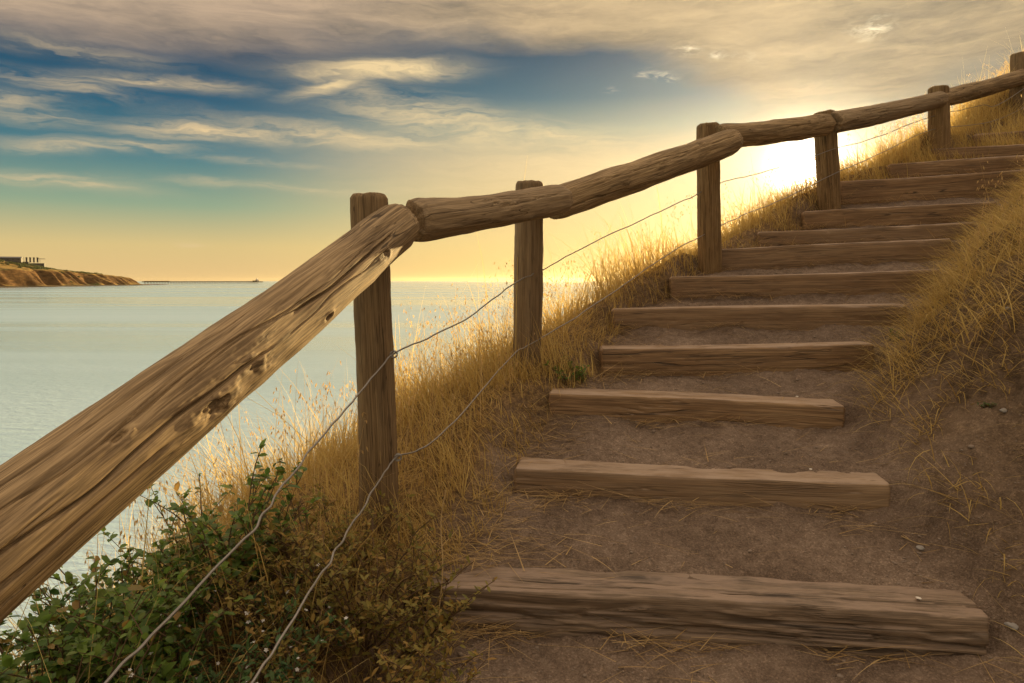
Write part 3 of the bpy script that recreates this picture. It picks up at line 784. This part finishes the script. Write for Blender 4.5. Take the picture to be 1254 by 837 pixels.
# ------------------------------------------------------------------ shrubs
def leaves(C, D, Nn, L, Wd, fold=.25):
    """pointed oval leaves, folded a little along the midrib: 8 vertices, 6 faces"""
    n = len(C); D = D/np.linalg.norm(D, axis=1)[:, None]
    S = np.cross(D, Nn); S /= np.linalg.norm(S, axis=1)[:, None]+1e-9; U = np.cross(S, D)
    pts = []
    def pt(f, w, h): return C+D*(L*f)[:, None]+S*(Wd*w)[:, None]+U*(Wd*h)[:, None]
    droop = -.12
    rows = [(0, 0, 0), (.30, .40, fold*.4), (.30, 0, 0), (.30, -.40, fold*.4), (.68, .42, fold*.4+droop), (.68, 0, droop), (.68, -.42, fold*.4+droop), (1.0, 0, droop*2.4)]
    V = np.stack([pt(*r) for r in rows], 1).reshape(-1, 3)
    b = (np.arange(n)*8)[:, None]
    tri = np.concatenate([b+np.array([[0, 2, 1]]), b+np.array([[0, 3, 2]]), b+np.array([[4, 5, 7]]), b+np.array([[5, 6, 7]])])
    quad = np.concatenate([b+np.array([[1, 2, 5, 4]]), b+np.array([[2, 3, 6, 5]])])
    return V, quad, tri
def shrub(name, label, cat, base, rad, hgt, nst, nlf, leafL, leafW, mat, group=None, flowers=0, spread=1.0, dryfrac=.08, fl_size=.006, twigs=3):
    root = tag(empty(name, base), label, cat, group); u = RNG.uniform
    mb = MB(); LP, LD, LN, tops = [], [], [], []
    for i in range(nst):
        a = u(0, 2*PI); r0 = rad*(.55 if rad > .1 else .08)*math.sqrt(u(0, 1)); reach = rad*u(.25, .75)*spread
        bx, by = r0*math.cos(a), r0*math.sin(a)
        gzv_ = gz(base[0]+bx, base[1]+by)-base[2]-.02
        a2 = a+RNG.normal(0, .6); H = hgt*u(.55, 1.08)*(1-.35*(r0/rad))
        t = np.linspace(0, 1, 9); wob = .07*rad*fbm(t*3+i*9.1, t*0+i, None, 13, 2)
        pts = np.stack([bx+math.cos(a2)*reach*t**1.5+wob, by+math.sin(a2)*reach*t**1.5-wob, gzv_+H*(t-.18*t*t*u(0, 1))], -1)
        V, F = tube(pts, np.linspace(.0045, .0014, 9)*(leafL/.03)**.5, 5); mb.add(V, F)
        lines = [pts]
        for q in range(twigs):
            i0 = int(u(3, 8)); p = pts[i0]; a3 = u(0, 2*PI); ln = hgt*u(.12, .34)
            tt = np.linspace(0, 1, 5); tw = p[None]+np.stack([math.cos(a3)*ln*.75*tt, math.sin(a3)*ln*.75*tt, ln*.65*tt**.8], -1)
            V, F = tube(tw, np.linspace(.002, .0009, 5)*(leafL/.03)**.5, 4); mb.add(V, F); lines.append(tw)
        for li in lines:
            k = max(2, int(nlf/(1+twigs*.6)*(1 if li is pts else .6))); f = u(.28 if li is pts else .1, 1, k)*(len(li)-1); f[0] = len(li)-1.001
            ii = f.astype(int); fr = (f-ii)[:, None]; P = li[ii]*(1-fr)+li[np.minimum(ii+1, len(li)-1)]*fr
            az = u(0, 2*PI, k); el = np.clip(RNG.normal(.45, .45, k), -.5, 1.4)
            LP.append(P); LD.append(np.stack([np.cos(az)*np.cos(el), np.sin(az)*np.cos(el), np.sin(el)], -1))
            LN.append(np.stack([-np.cos(az)*np.sin(el), -np.sin(az)*np.sin(el), np.cos(el)], -1)+RNG.normal(0, .35, (k, 3)))
            tops.append(li[-1])
    mb.build('stems', M['stem'], root)
    P, D, Nn = np.concatenate(LP), np.concatenate(LD), np.concatenate(LN); k = len(P); sc = np.clip(np.exp(RNG.normal(-.08, .32, k)), .4, 1.6)
    V, q, t = leaves(P, D, Nn, leafL*sc, leafW*sc)
    tint = np.clip(RNG.normal(.45, .28, k), 0, 1); dry = np.where(u(0, 1, k) < dryfrac, u(.5, 1, k), np.clip(RNG.normal(.02, .08, k), 0, .3))
    o = mesh_obj('leaves', V, [q, t], mat, root, cols=rep(np.stack([tint, dry, dry*0], -1), 8))
    if flowers:
        fb = MB(); tp = np.array(tops); order = np.argsort(-tp[:, 2]); tp = tp[order[:max(6, int(len(tp)*.75))]]
        cs = []
        for j in range(flowers):
            c = tp[RNG.integers(len(tp))]+RNG.normal(0, .010, 3)+np.array([0, 0, .012]); nrm = np.array([RNG.normal(0, .4), -.35+RNG.normal(0, .3), 1.0]); nrm /= np.linalg.norm(nrm)
            a_ = np.cross(nrm, [1, 0, 0.]); a_ /= np.linalg.norm(a_); b_ = np.cross(nrm, a_); s0 = fl_size*u(.7, 1.25); ph = u(0, 6)
            for e in range(5):
                g = ph+e*2*PI/5; d0 = a_*math.cos(g)+b_*math.sin(g); d1 = np.cross(nrm, d0)
                V = np.array([c, c+d0*s0*.55+d1*s0*.32+nrm*.001, c+d0*s0+nrm*.0005, c+d0*s0*.55-d1*s0*.32+nrm*.001])
                fb.add(V, [[0, 1, 2, 3]]); cs.append(np.full((4, 3), [u(0, 1), 0, 0]))
        tag(mesh_obj('flowers', np.concatenate(fb.v), [np.concatenate(fb.f)], M['petal'], root, cols=np.concatenate(cs)), kind='stuff')
    return root
def on(px, py, d):
    """stand on the ground under the surveyed direction"""
    p = at(px, py, d); return (p.x, p.y, gz(p.x, p.y))
G1 = 'broad leaved shrubs below the rail'
shrub('coastal_shrub', 'green broad leaved shrub with tall leafy sprig against the sea beside dry grass', 'shrub', on(280,640,2.12), .22, .52, 28, 50, .027, .018, M['broadleaf'], G1, spread=.9)
shrub('coastal_shrub', 'dark green broad leaved shrub under the middle of the near log rail', 'shrub', on(165,690,1.85), .30, .42, 38, 56, .026, .017, M['broadleaf'], G1)
shrub('coastal_shrub', 'dark broad leaved shrub low at the left edge under the near rail', 'shrub', on(48,735,1.55), .32, .50, 44, 56, .026, .017, M['broadleaf'], G1)
shrub('coastal_shrub', 'dark broad leaved shrub pressed close under the lower edge of the near rail', 'shrub', on(105,700,1.72), .26, .46, 34, 56, .026, .017, M['broadleaf'], G1)
shrub('coastal_shrub', 'dark broad leaved shrub in the bottom left corner of the slope', 'shrub', on(20,840,1.42), .28, .36, 34, 50, .028, .018, M['broadleaf'], G1)
G2 = 'white flowered herbs on the slope'
shrub('flowering_herb', 'fine leaved green herb with tiny white flowers left of the upper wire', 'plant', on(225,790,1.55), .24, .30, 40, 50, .020, .008, M['herbleaf'], G2, flowers=46, twigs=4)
shrub('flowering_herb', 'fine leaved green herb with white flowers between the two wires', 'plant', on(285,745,1.72), .26, .29, 40, 50, .020, .008, M['herbleaf'], G2, flowers=40, twigs=4)
shrub('flowering_herb', 'small white flowered herb in front of the dark corner shrub', 'plant', on(75,835,1.40), .17, .24, 20, 40, .016, .007, M['herbleaf'], G2, flowers=30, twigs=4)
shrub('flowering_herb', 'low white flowered herb at the bottom edge between the wires', 'plant', on(265,840,1.42), .17, .22, 22, 40, .016, .007, M['herbleaf'], G2, flowers=28, twigs=4)
G3 = 'olive bushes at the foot of the first post'
shrub('olive_bush', 'olive green fine leaved bush at the foot of the first post', 'bush', on(450,735,2.05), .34, .36, 70, 56, .021, .009, M['bushleaf'], G3, dryfrac=.3, twigs=4)
shrub('olive_bush', 'browning olive bush at the bottom edge beside the lowest step', 'bush', on(430,830,1.72), .30, .32, 60, 52, .019, .008, M['bushleaf'], G3, dryfrac=.5, twigs=4)
shrub('olive_bush', 'loose yellowish bush left of the lower wire and first post', 'bush', on(350,715,2.0), .24, .30, 40, 46, .019, .008, M['bushleaf'], G3, dryfrac=.35, twigs=4)
shrub('weed', 'small green weed growing at the foot of the second post', 'weed', on(700,462,3.50), .12, .12, 14, 20, .022, .012, M['broadleaf'], None)
shrub('weed', 'small green weed growing at the right end of the fifth step', 'weed', on(1098,402,3.80), .09, .08, 10, 16, .018, .008, M['herbleaf'], None)
shrub('weed', 'tiny green weed on the bare earth bank at right', 'weed', on(1205,560,2.55), .04, .045, 7, 12, .012, .006, M['herbleaf'], None)

# long single stalks that read on their own across the foreground
def stalk(pts, r, label):
    V, F = tube(catmull(pts, 8), r, 5)
    o = mesh_obj('straw_stalk', V, F, M['straw'], cols=np.full((len(V), 3), [.75, 0, 0])); tag(o, label, 'straw', 'long loose straw stalks')
def gp(px, py, d, h=.006):
    p = at(px, py, d); return Vector((p.x, p.y, gz(p.x, p.y)+h))
stalk([gp(955,792,1.86), gp(1010,805,1.84,.012), gp(1075,818,1.82,.01), gp(1140,828,1.80)], .0022, 'long straw stalk lying on the earth before the lowest step')
stalk([gp(1175,800,1.85), gp(1200,815,1.82,.02), gp(1225,832,1.79,.012)], .0020, 'short bent straw stalk at the bottom right corner')
stalk([gp(1105,628,2.42), gp(1122,645,2.38,.012), gp(1138,663,2.35)], .0016, 'pale straw stalk on the earth off the right end of the second step')
stalk([at(535,770,1.98), at(542,700,2.03), at(540,640,2.08), at(546,600,2.10)], .0018, 'upright thin straw stalk left of the lowest step')

# ------------------------------------------------------------------ stones
def rock_mesh(seed, n=10):
    V = []; F = []
    th_ = np.linspace(0, PI, n); ph = np.linspace(0, 2*PI, n*2, endpoint=False); T_, Pm = np.meshgrid(th_, ph, indexing='ij')
    p = np.stack([np.sin(T_)*np.cos(Pm), np.sin(T_)*np.sin(Pm), np.cos(T_)], -1)
    r = 1+.28*fbm(p[..., 0]*1.3+seed, p[..., 1]*1.3, p[..., 2]*1.3, seed, 3)
    p = p*r[..., None]; i = np.arange(p.shape[0]*p.shape[1]).reshape(p.shape[:2]); j = np.roll(i, -1, 1)
    return p.reshape(-1, 3), np.stack([i[:-1], i[1:], j[1:], j[:-1]], -1).reshape(-1, 4)
def stone(px, py, d, sz, mat, label, name='stone', sq=.6, h=0.0):
    V, F = rock_mesh(int(px)); p = at(px, py, d)
    o = mesh_obj(name, V*np.array([sz*1.3, sz, sz*sq]), F, mat); o.location = (p.x, p.y, (gz(p.x, p.y) if h == 0 else p.z)+sz*sq*.35); o.rotation_euler = (0, 0, px*.7)
    tag(o, label, 'stone')
stone(604,697,2.22, .020, M['stone'], 'flat grey brown stone on the earth above the lowest step', sq=.35)
stone(1128,655,2.36, .012, M['stone'], 'small dark blue grey stone right of the second step')
stone(1241,752,2.03, .016, M['stone'], 'round grey stone at the foot of the bank by the right edge')
stone(1225,585,2.50, .012, M['stone'], 'grey stone stuck in the middle of the earth bank')
stone(1230,470,2.75, .011, M['stone'], 'pale stone high on the earth bank under dry grass')
stone(1125,733,2.08, .0065, M['shell'], 'pale chip lying on top of the lowest step', 'pale_chip', .4, 1)
stone(993,575,2.62, .006, M['shell'], 'pale chip lying on top of the second step', 'pale_chip', .4, 1)
stone(976,486,3.14, .006, M['shell'], 'pale chip lying on top of the third step', 'pale_chip', .4, 1)
def make_gravel():
    u = RNG.uniform; n = 26000; x = u(-.2, 3.4, n); y = u(1.5, 5.5, n)
    _, s, w, ok, kk, a0, a1 = stair(x, y); cl = .5+.5*fbm(x*4, y*4, None, 96, 3)
    keep = (s > .0) & (s < 1.35) & (u(0, 1, n) < .15+.6*sstep(.5, .8, cl)+.3*(s > 1)) & (a0 > .15); x, y = x[keep], y[keep]
    z = ground(x, y); rv, rf = rock_mesh(5, 5); m = len(x); sz = np.exp(RNG.normal(math.log(.0026), .42, m)); an = u(0, 6.3, m)
    V = rv[None]*sz[:, None, None]*np.array([1.2, 1, .65]); c, sn = np.cos(an)[:, None], np.sin(an)[:, None]
    V = np.stack([V[..., 0]*c-V[..., 1]*sn+x[:, None], V[..., 0]*sn+V[..., 1]*c+y[:, None], V[..., 2]+z[:, None]], -1)
    F = (rf[None]+(np.arange(m)*len(rv))[:, None, None]).reshape(-1, 4)
    o = mesh_obj('gravel', V.reshape(-1, 3), F, M['gravel']); tag(o, 'fine gravel and crumbs of earth scattered on the treads', 'gravel', kind='stuff')
make_gravel()

# ------------------------------------------------------------------ far headland, factory and jetty
CA = np.array([-560., 690.]); CT = np.array([-650., 1265.])        # coastline from near to tip
cdir = (CT-CA)/np.linalg.norm(CT-CA); cin = np.array([-cdir[1], cdir[0]])
CLEN = np.linalg.norm(CT-CA)
def head_h(u_, v_):
    """height above the sea: u along the coast (m), v inland (m)"""
    cl = 14*fbm(u_/70, u_*0, None, 201, 3); uw = u_+22*fbm(u_/55, v_/80, None, 206, 2); gul = np.abs(fbm(uw/26, v_/110, None, 202, 4))
    v = v_-cl-10*(gul-.35)
    tipf = sstep(CLEN+25, CLEN-260, u_)
    plate = 15+8*tipf
    h = -3+4.0*sstep(-8, 10, v)+(plate-1)*sstep(16, 44, v-6*gul)*(.95+.1*gul)+14*sstep(45, 120, v)*tipf**1.6+3*sstep(120, 320, v)*tipf
    h = h+.8*fbm(u_/18, v_/18, None, 204, 3)*sstep(-5, 10, v)
    end = sstep(CLEN+34, CLEN-6, u_+6*fbm(v_/30, u_/30, None, 203, 2))
    return (h+4)*end-4
us = np.linspace(-420, CLEN+60, 420); vs = np.concatenate([np.linspace(-30, 130, 130), np.linspace(134, 520, 60)])
U_, V_ = np.meshgrid(us, vs, indexing='ij'); H_ = head_h(U_.ravel(), V_.ravel())
XY = CA[None]+cdir[None]*U_.ravel()[:, None]+cin[None]*V_.ravel()[:, None]
idx = np.arange(U_.size).reshape(U_.shape); HF = np.stack([idx[:-1, :-1], idx[1:, :-1], idx[1:, 1:], idx[:-1, 1:]], -1).reshape(-1, 4)
hl = mesh_obj('headland', np.c_[XY, H_+SEA], HF[:, ::-1], M['headland']); tag(hl, kind='structure')
def headz(x, y):
    p = np.array([x, y])-CA; return float(head_h(np.array([p@cdir]), np.array([p@cin]))[0])+SEA
def head_at(px, d): x = (px-627)/FPX*d; return x, d
# reef off the tip
V, F = rock_mesh(9, 14)
rf = mesh_obj('reef', V*np.array([34, 9, 1.5]), F, M['stone']); tx, ty = head_at(186, 1330); rf.location = (tx, ty, SEA)
tag(rf, 'low dark reef of rock in the water off the headland tip', 'reef')

def building(name, label, px, d, wdt, dep, hgt, windows=0, roof='flat', zoff=0.0):
    hgt = hgt*.8
    x, y = head_at(px, d); z = headz(x, y)-1.0+zoff; rot = R(-28)
    root = tag(empty(name, (x, y, z)), label, 'building', None); root.rotation_euler = (0, 0, -rot if False else R(28))
    mb = MB(); mb.box(-wdt/2, wdt/2, -dep/2, dep/2, 0, hgt+1); mb.build('wall', M['shed'], root, False)
    if roof == 'gable':
        V = np.array([[-wdt/2-.6, -dep/2-.6, hgt+1.02], [wdt/2+.6, -dep/2-.6, hgt+1.02], [wdt/2+.6, dep/2+.6, hgt+1.02], [-wdt/2-.6, dep/2+.6, hgt+1.02], [-wdt/2-.6, 0, hgt+3.0], [wdt/2+.6, 0, hgt+3.0]])
        mb = MB(); mb.add(V, [[0, 1, 5, 4], [2, 3, 4, 5], [0, 3, 2, 1]]); rf_ = mesh_obj('roof', V, [np.array([[0, 1, 5, 4], [2, 3, 4, 5], [0, 3, 2, 1]]), np.array([[0, 4, 3], [1, 2, 5]])], M['roofing'], root, False)
    else:
        mb = MB(); mb.box(-wdt/2-.3, wdt/2+.3, -dep/2-.3, dep/2+.3, hgt+1.02, hgt+1.6); rf_ = mb.build('roof', M['roofing'], root, False)
    for k in range(windows):
        cx = -wdt/2+(k+.5)*wdt/windows; mb = MB(); mb.box(cx-1.0, cx+1.0, -dep/2-.12, -dep/2+.05, hgt*.45+1, hgt*.75+1); mb.build('window', M['glass'], root, False)
    return root, rf_
def chimney(root_roof, x, y, z0, h, r):
    V, F = tube(np.array([[x, y, z0], [x, y, z0+h*.5], [x, y, z0+h-.5], [x, y, z0+h-.45], [x, y, z0+h]]), [r*1.05, r, r, r*1.15, r*1.15], 16)
    mesh_obj('chimney', V, F, M['chimney'], root_roof)
bd = 1075
plant, proof = building('factory', 'grey factory block with four dark chimneys on top of the headland', 45, bd, 27, 14, 6.5, 6)
for k in range(4): chimney(proof, -9.0+k*4.6, 0, 8.0, 7.6, 1.25)
mb = MB(); mb.box(7.5, 7.9, -.2, .2, 8.1, 15.0); mb.box(4.5, 14.5, -.25, .25, 13.2, 13.9); mb.build('crane_jib', M['chimney'], plant, False)
mb = MB(); mb.box(-12.6, -12.2, -.2, .2, 8.1, 16.0); mb.build('mast', M['chimney'], plant, False)
building('long_shed', 'long pale grey shed left of the factory at the left edge', 8, 1030, 44, 18, 6.5, 7, 'gable')
building('low_shed', 'low grey shed joining the long shed and the factory', 28, 1060, 22, 12, 4.0, 4)
building('hut', 'small flat grey hut right of the factory chimneys', 62, 1085, 9, 7, 3.0, 2)
building('side_shed', 'small dark shed close against the right side of the factory', 54, 1082, 8, 8, 5.0, 2)
# scrub band on the seaward brow
def make_scrub():
    u = RNG.uniform; P = []
    for px0, px1, d0, d1, n in ((58, 84, 1075, 1140, 150), (84, 126, 1120, 1200, 240), (0, 60, 990, 1040, 60), (20, 120, 1000, 1090, 34)):
        for _ in range(n):
            px = u(px0, px1); d = d0+(d1-d0)*(px-px0)/(px1-px0)+RNG.normal(0, 16); x, y = head_at(px, d); P.append((x, y, headz(x, y), u(1.2, 3.0)))
    P = np.array(P); k = 150; n = len(P)
    q = RNG.normal(size=(n, k, 3)); q /= np.linalg.norm(q, axis=2)[..., None]; q *= u(.55, 1.05, (n, k, 1)); q[..., 2] = np.abs(q[..., 2])*.85
    C = (P[:, None, :3]+q*P[:, None, 3:4]*np.array([1.5, 1.5, 1.0])).reshape(-1, 3)
    D = RNG.normal(size=C.shape); Nn = RNG.normal(size=C.shape); m = len(C)
    V, qd, t = leaves(C, D, Nn, u(.7, 1.3, m), u(.5, 1.0, m)); tint = u(0, 1, m)
    o = mesh_obj('headland_scrub', V, [qd, t], M['scrub'], cols=rep(np.stack([tint, tint*0, tint*0], -1), 8))
    tag(o, 'dark green scrub along the top of the headland', 'scrub', kind='stuff')
make_scrub()
# jetty
jA = Vector((head_at(176, 1560)[0], 1560, 0)); jB = Vector((head_at(318, 1900)[0], 1900, 0)); jL = (jB-jA).length
ja = math.atan2(jB.y-jA.y, jB.x-jA.x)
jet = tag(empty('jetty', (jA.x, jA.y, SEA)), 'long thin jetty on piles running out to sea from the headland', 'jetty'); jet.rotation_euler = (0, 0, ja)
mb = MB(); mb.box(0, jL, -2.2, 2.2, 4.6, 6.4); mb.build('deck', M['jetty'], jet, False)
for k in range(46):
    xk = 6+k*(jL-12)/45
    mb = MB()
    for yy in (-1.8, 1.8):
        V, F = tube(np.array([[xk, yy, -2.0], [xk, yy*.9, 4.6]]), .42, 6); mb.add(V, F)
    mb.box(xk-.35, xk+.35, -2.1, 2.1, 4.1, 4.59); mb.build('pile', M['jetty'], jet, False)
mb = MB(); mb.box(jL*.02, jL*.19, -3.6, 3.6, 6.4, 7.2); mb.build('abutment', M['jetty'], jet, False)
mb = MB(); mb.box(jL-26, jL+8, -7, 7, 3.6, 6.0); mb.build('pier_head', M['jetty'], jet, False)
mb = MB(); mb.box(jL-9, jL-3, -3, 3, 6.0, 11.0); V, F = tube(np.array([[jL-6, 0, 11], [jL-6, 0, 15.5]]), [2.2, .4], 8); mb.add(V, F); mb.build('light_tower', M['boatwhite'], jet, False)
mb = MB(); mb.box(jL-20, jL-12, -3, 3, 6.0, 8.4); mb.build('pier_shed', M['jetty'], jet, False)

# ------------------------------------------------------------------ haze
HZ = 0.00002
m, nt, out = new_mat('sea_haze'); pv = nt.nodes.new('ShaderNodeVolumePrincipled')
pv.inputs['Color'].default_value = (0.95, 0.82, 0.60, 1); pv.inputs['Density'].default_value = HZ; pv.inputs['Anisotropy'].default_value = 0.80
nt.links.new(pv.outputs[0], out.inputs['Volume'])
mb = MB(); mb.box(-14100, 14100, -3100, 14100, SEA-14.0, 44)
hz = mb.build('haze', m, None, False); tag(hz, kind='stuff')

# ------------------------------------------------------------------ sun and sky
sd = bpy.data.lights.new('sun', 'SUN'); sd.energy = 5.0; sd.angle = R(0.5); sd.color = (1.0, 0.71, 0.31)
so = bpy.data.objects.new('sun', sd); COL.objects.link(so); so.rotation_euler = SUNV.to_track_quat('Z', 'Y').to_euler()

world = bpy.data.worlds.new('World'); scene.world = world; world.use_nodes = True
nt = world.node_tree
for n in list(nt.nodes): nt.nodes.remove(n)
out = nt.nodes.new('ShaderNodeOutputWorld')
tc = nt.nodes.new('ShaderNodeTexCoord'); nrm = nt.nodes.new('ShaderNodeVectorMath'); nrm.operation = 'NORMALIZE'
nt.links.new(tc.outputs['Generated'], nrm.inputs[0]); sx = nt.nodes.new('ShaderNodeSeparateXYZ'); nt.links.new(nrm.outputs[0], sx.inputs[0])
dx, dy, dz = [X(nt, sx.outputs[i]) for i in range(3)]
az = dx._m('ARCTAN2', dy); el = dz._m('ARCSINE')
cs = dx*SUNV.x+dy*SUNV.y+dz*SUNV.z; csp = cs.max(0.0)
def azel(px, py):
    a = math.atan((px-627)/FPX); return a, math.atan((344-py)/FPX*math.cos(a))
sky = nt.nodes.new('ShaderNodeTexSky'); sky.sky_type = 'NISHITA'; sky.sun_disc = False
sky.sun_elevation = SUN_EL; sky.sun_rotation = SUN_AZ; sky.air_density = 1.2; sky.dust_density = 2.0; sky.ozone_density = 3.0
nish = X(nt, sky.outputs[0])
elf = (el/1.25).clamp()
def S(stops): return [(e/1.25, lin(c)) for e, c in stops]
cool = ramp(nt, elf, S([(0, (236,198,136)), (.045, (225,199,136)), (.095, (150,172,142)), (.155, (74,126,136)), (.22, (36,92,118)), (.29, (20,66,95)), (.6, (30,62,92)), (1.2, (60,84,112))]))
warm = ramp(nt, elf, S([(0, (255,214,132)), (.05, (254,219,142)), (.1, (249,214,146)), (.16, (236,208,154)), (.205, (165,170,148)), (.245, (80,116,128)), (.30, (42,82,106)), (.6, (90,105,115)), (1.2, (80,95,112))]))
g = cs.step(math.cos(R(46)), math.cos(R(10)))
clear = mixc(nt, g, cool, warm)
# the physical sky under the graded air
nsc = nt.nodes.new('ShaderNodeVectorMath'); nsc.operation = 'SCALE'; nt.links.new(nish.k, nsc.inputs[0]); nsc.inputs['Scale'].default_value = 0.10
clear = mixc(nt, 0.06, clear, X(nt, nsc.outputs[0]))
# clouds
w1 = noise(nt, comb(nt, az*7.0, el*26.0, 0.0), 1.0, 4.0, 0.6)-0.5
w2 = noise(nt, comb(nt, az*3.0, el*9.0, 4.0), 1.0, 3.0, 0.5)-0.5
fib = noise(nt, comb(nt, az*9.0+w2*2.0, el*95.0+w1*6.0, 2.0), 1.0, 6.0, 0.62)
puff = noise(nt, comb(nt, az*5.0+w2*1.5, el*22.0, 9.0), 1.0, 6.0, 0.6)
def streak(px, py, hw, th_, ang=0.0, st=1.0, bite=1.0):
    a0, e0 = azel(px, py); sa = hw/FPX*math.cos(a0); se = th_/FPX
    da = az-a0+w1*0.05; de = el-e0+w1*0.030+w2*0.022-da*math.tan(R(ang))
    q = (da*(1/sa)).pow(2)+(de*(1/se)).pow(2) if False else ((da*(1/sa))*(da*(1/sa))+(de*(1/se))*(de*(1/se)))
    return (q*-1.0).exp()*st*((fib-0.5)*(3.4*bite)+0.62).clamp()
cir = None
for a in ((470,97,80,10,3,1.9,.5), (415,112,45,8,14,1.2,.6), (450,120,40,14,-20,.7,.9), (535,150,120,20,-9,.75,1), (640,172,150,18,-4,.75,1), (430,172,150,11,-3,.95,.8), (270,166,110,10,2,1.1,.8), (120,183,100,7,3,.85,.8),
          (215,110,90,7,2,.8,.9), (90,112,70,9,-3,.65,1), (20,128,60,8,0,.6,1), (70,148,90,9,-2,.45,1), (120,74,90,8,-3,.45,1), (70,224,95,8,-4,.75,.7), (330,230,170,5,0,.4,1), (238,299,13,3,-6,.6,.3),
          (760,205,210,26,0,.7,1), (620,230,160,10,0,.4,1), (300,200,120,4,0,.3,1)):
    s_ = streak(*a); cir = s_ if cir is None else cir.max(s_)
col = mixc(nt, cir.clamp(), clear, mixc(nt, g, lin((232,204,156)), lin((252,224,168))))
# grey-gold cloud bank on the sun's side and the high deck
eth = 0.290+az.step(-0.05, -0.6)*-0.030+(az+w2*0.15).step(0.10, 0.42)*-0.105
dk = (el-eth+w1*0.045+w2*0.06) if not isinstance(eth, X) else (el-eth+w1*0.045+w2*0.07)
deck = dk.step(-0.020, 0.050)
gap = streak(690,105,110,28,0,1.0,.2)+streak(1195,92,60,12,4,.55,.2)
deck = (deck-gap*0.95).clamp()
lum = ((fib-0.5)*0.8+(puff-0.5)*1.5+0.46+(el-0.30)*3.0).clamp()
dcool = mixc(nt, (lum+0.12).clamp(), lin((98,98,98)), lin((208,180,150)))
dwarm = mixc(nt, lum, lin((108,104,94)), lin((226,196,150)))
gd = cs.step(math.cos(R(42)), math.cos(R(12)))
col = mixc(nt, deck, col, mixc(nt, gd, dcool, dwarm))
pn = ((noise(nt, comb(nt, az*55.0+w1*5.0, el*120.0, 3.0), 1.0, 5.0, 0.65)-0.44)*5.0).clamp()
for a in ((1058,44,17,8,0,1.6,.1), (1046,49,15,5,-8,1.4,.1), (829,75,15,5,0,1.6,.1), (806,104,14,4.5,-6,1.5,.1), (868,79,10,4,0,1.2,.1), (745,118,6,3,0,1.0,.1), (786,98,9,4,0,1.0,.1), (898,80,22,5,0,.6,.1)):
    col = mixc(nt, (streak(*a)*pn).clamp(), col, lin((255,236,196)))
# unseen cloud overhead and behind, brightness raised as fill light on the ground
over = el.step(0.42, 0.75)
col = mixc(nt, over*0.85, col, mixc(nt, puff.step(0.35, 0.65), (1.05,0.88,0.70), (2.35,1.82,1.27)))
# unseen sky behind the camera: warm brightness added as fill for shaded faces
anti = dy.step(0.15, -0.45)*el.step(-0.05, 0.12)
col = mixc(nt, anti*0.8, col, mixc(nt, puff.step(0.35, 0.65), (0.50,0.385,0.28), (0.95,0.72,0.49)))
# aureole round the sun
def scl(c, f):
    n = nt.nodes.new('ShaderNodeVectorMath'); n.operation = 'SCALE'; n.inputs[0].default_value = c; setin(nt, n.inputs['Scale'], f); return X(nt, n.outputs[0])
glow = vadd(nt, vadd(nt, scl((1.0, .82, .50), csp.pow(40.0)*0.30), scl((1.0, .82, .5), csp.pow(420.0)*1.2)), scl((1.0, .90, .68), csp.pow(2600.0)*9.0))
tot = vadd(nt, col, glow)
bg = nt.nodes.new('ShaderNodeBackground'); nt.links.new(tot.k, bg.inputs[0]); bg.inputs[1].default_value = 0.30
nt.links.new(bg.outputs[0], out.inputs[0])

# ------------------------------------------------------------------ render settings
vs_ = scene.view_settings; vs_.view_transform = 'Standard'; vs_.look = 'None'; vs_.exposure = 1.7; vs_.gamma = 1.0; vs_.use_curve_mapping = False
scene.render.engine = 'CYCLES'
cy = scene.cycles; cy.max_bounces = 6; cy.diffuse_bounces = 3; cy.glossy_bounces = 3; cy.transmission_bounces = 4; cy.volume_bounces = 0; cy.transparent_max_bounces = 6
scene.render.resolution_x = 1024; scene.render.resolution_y = 683
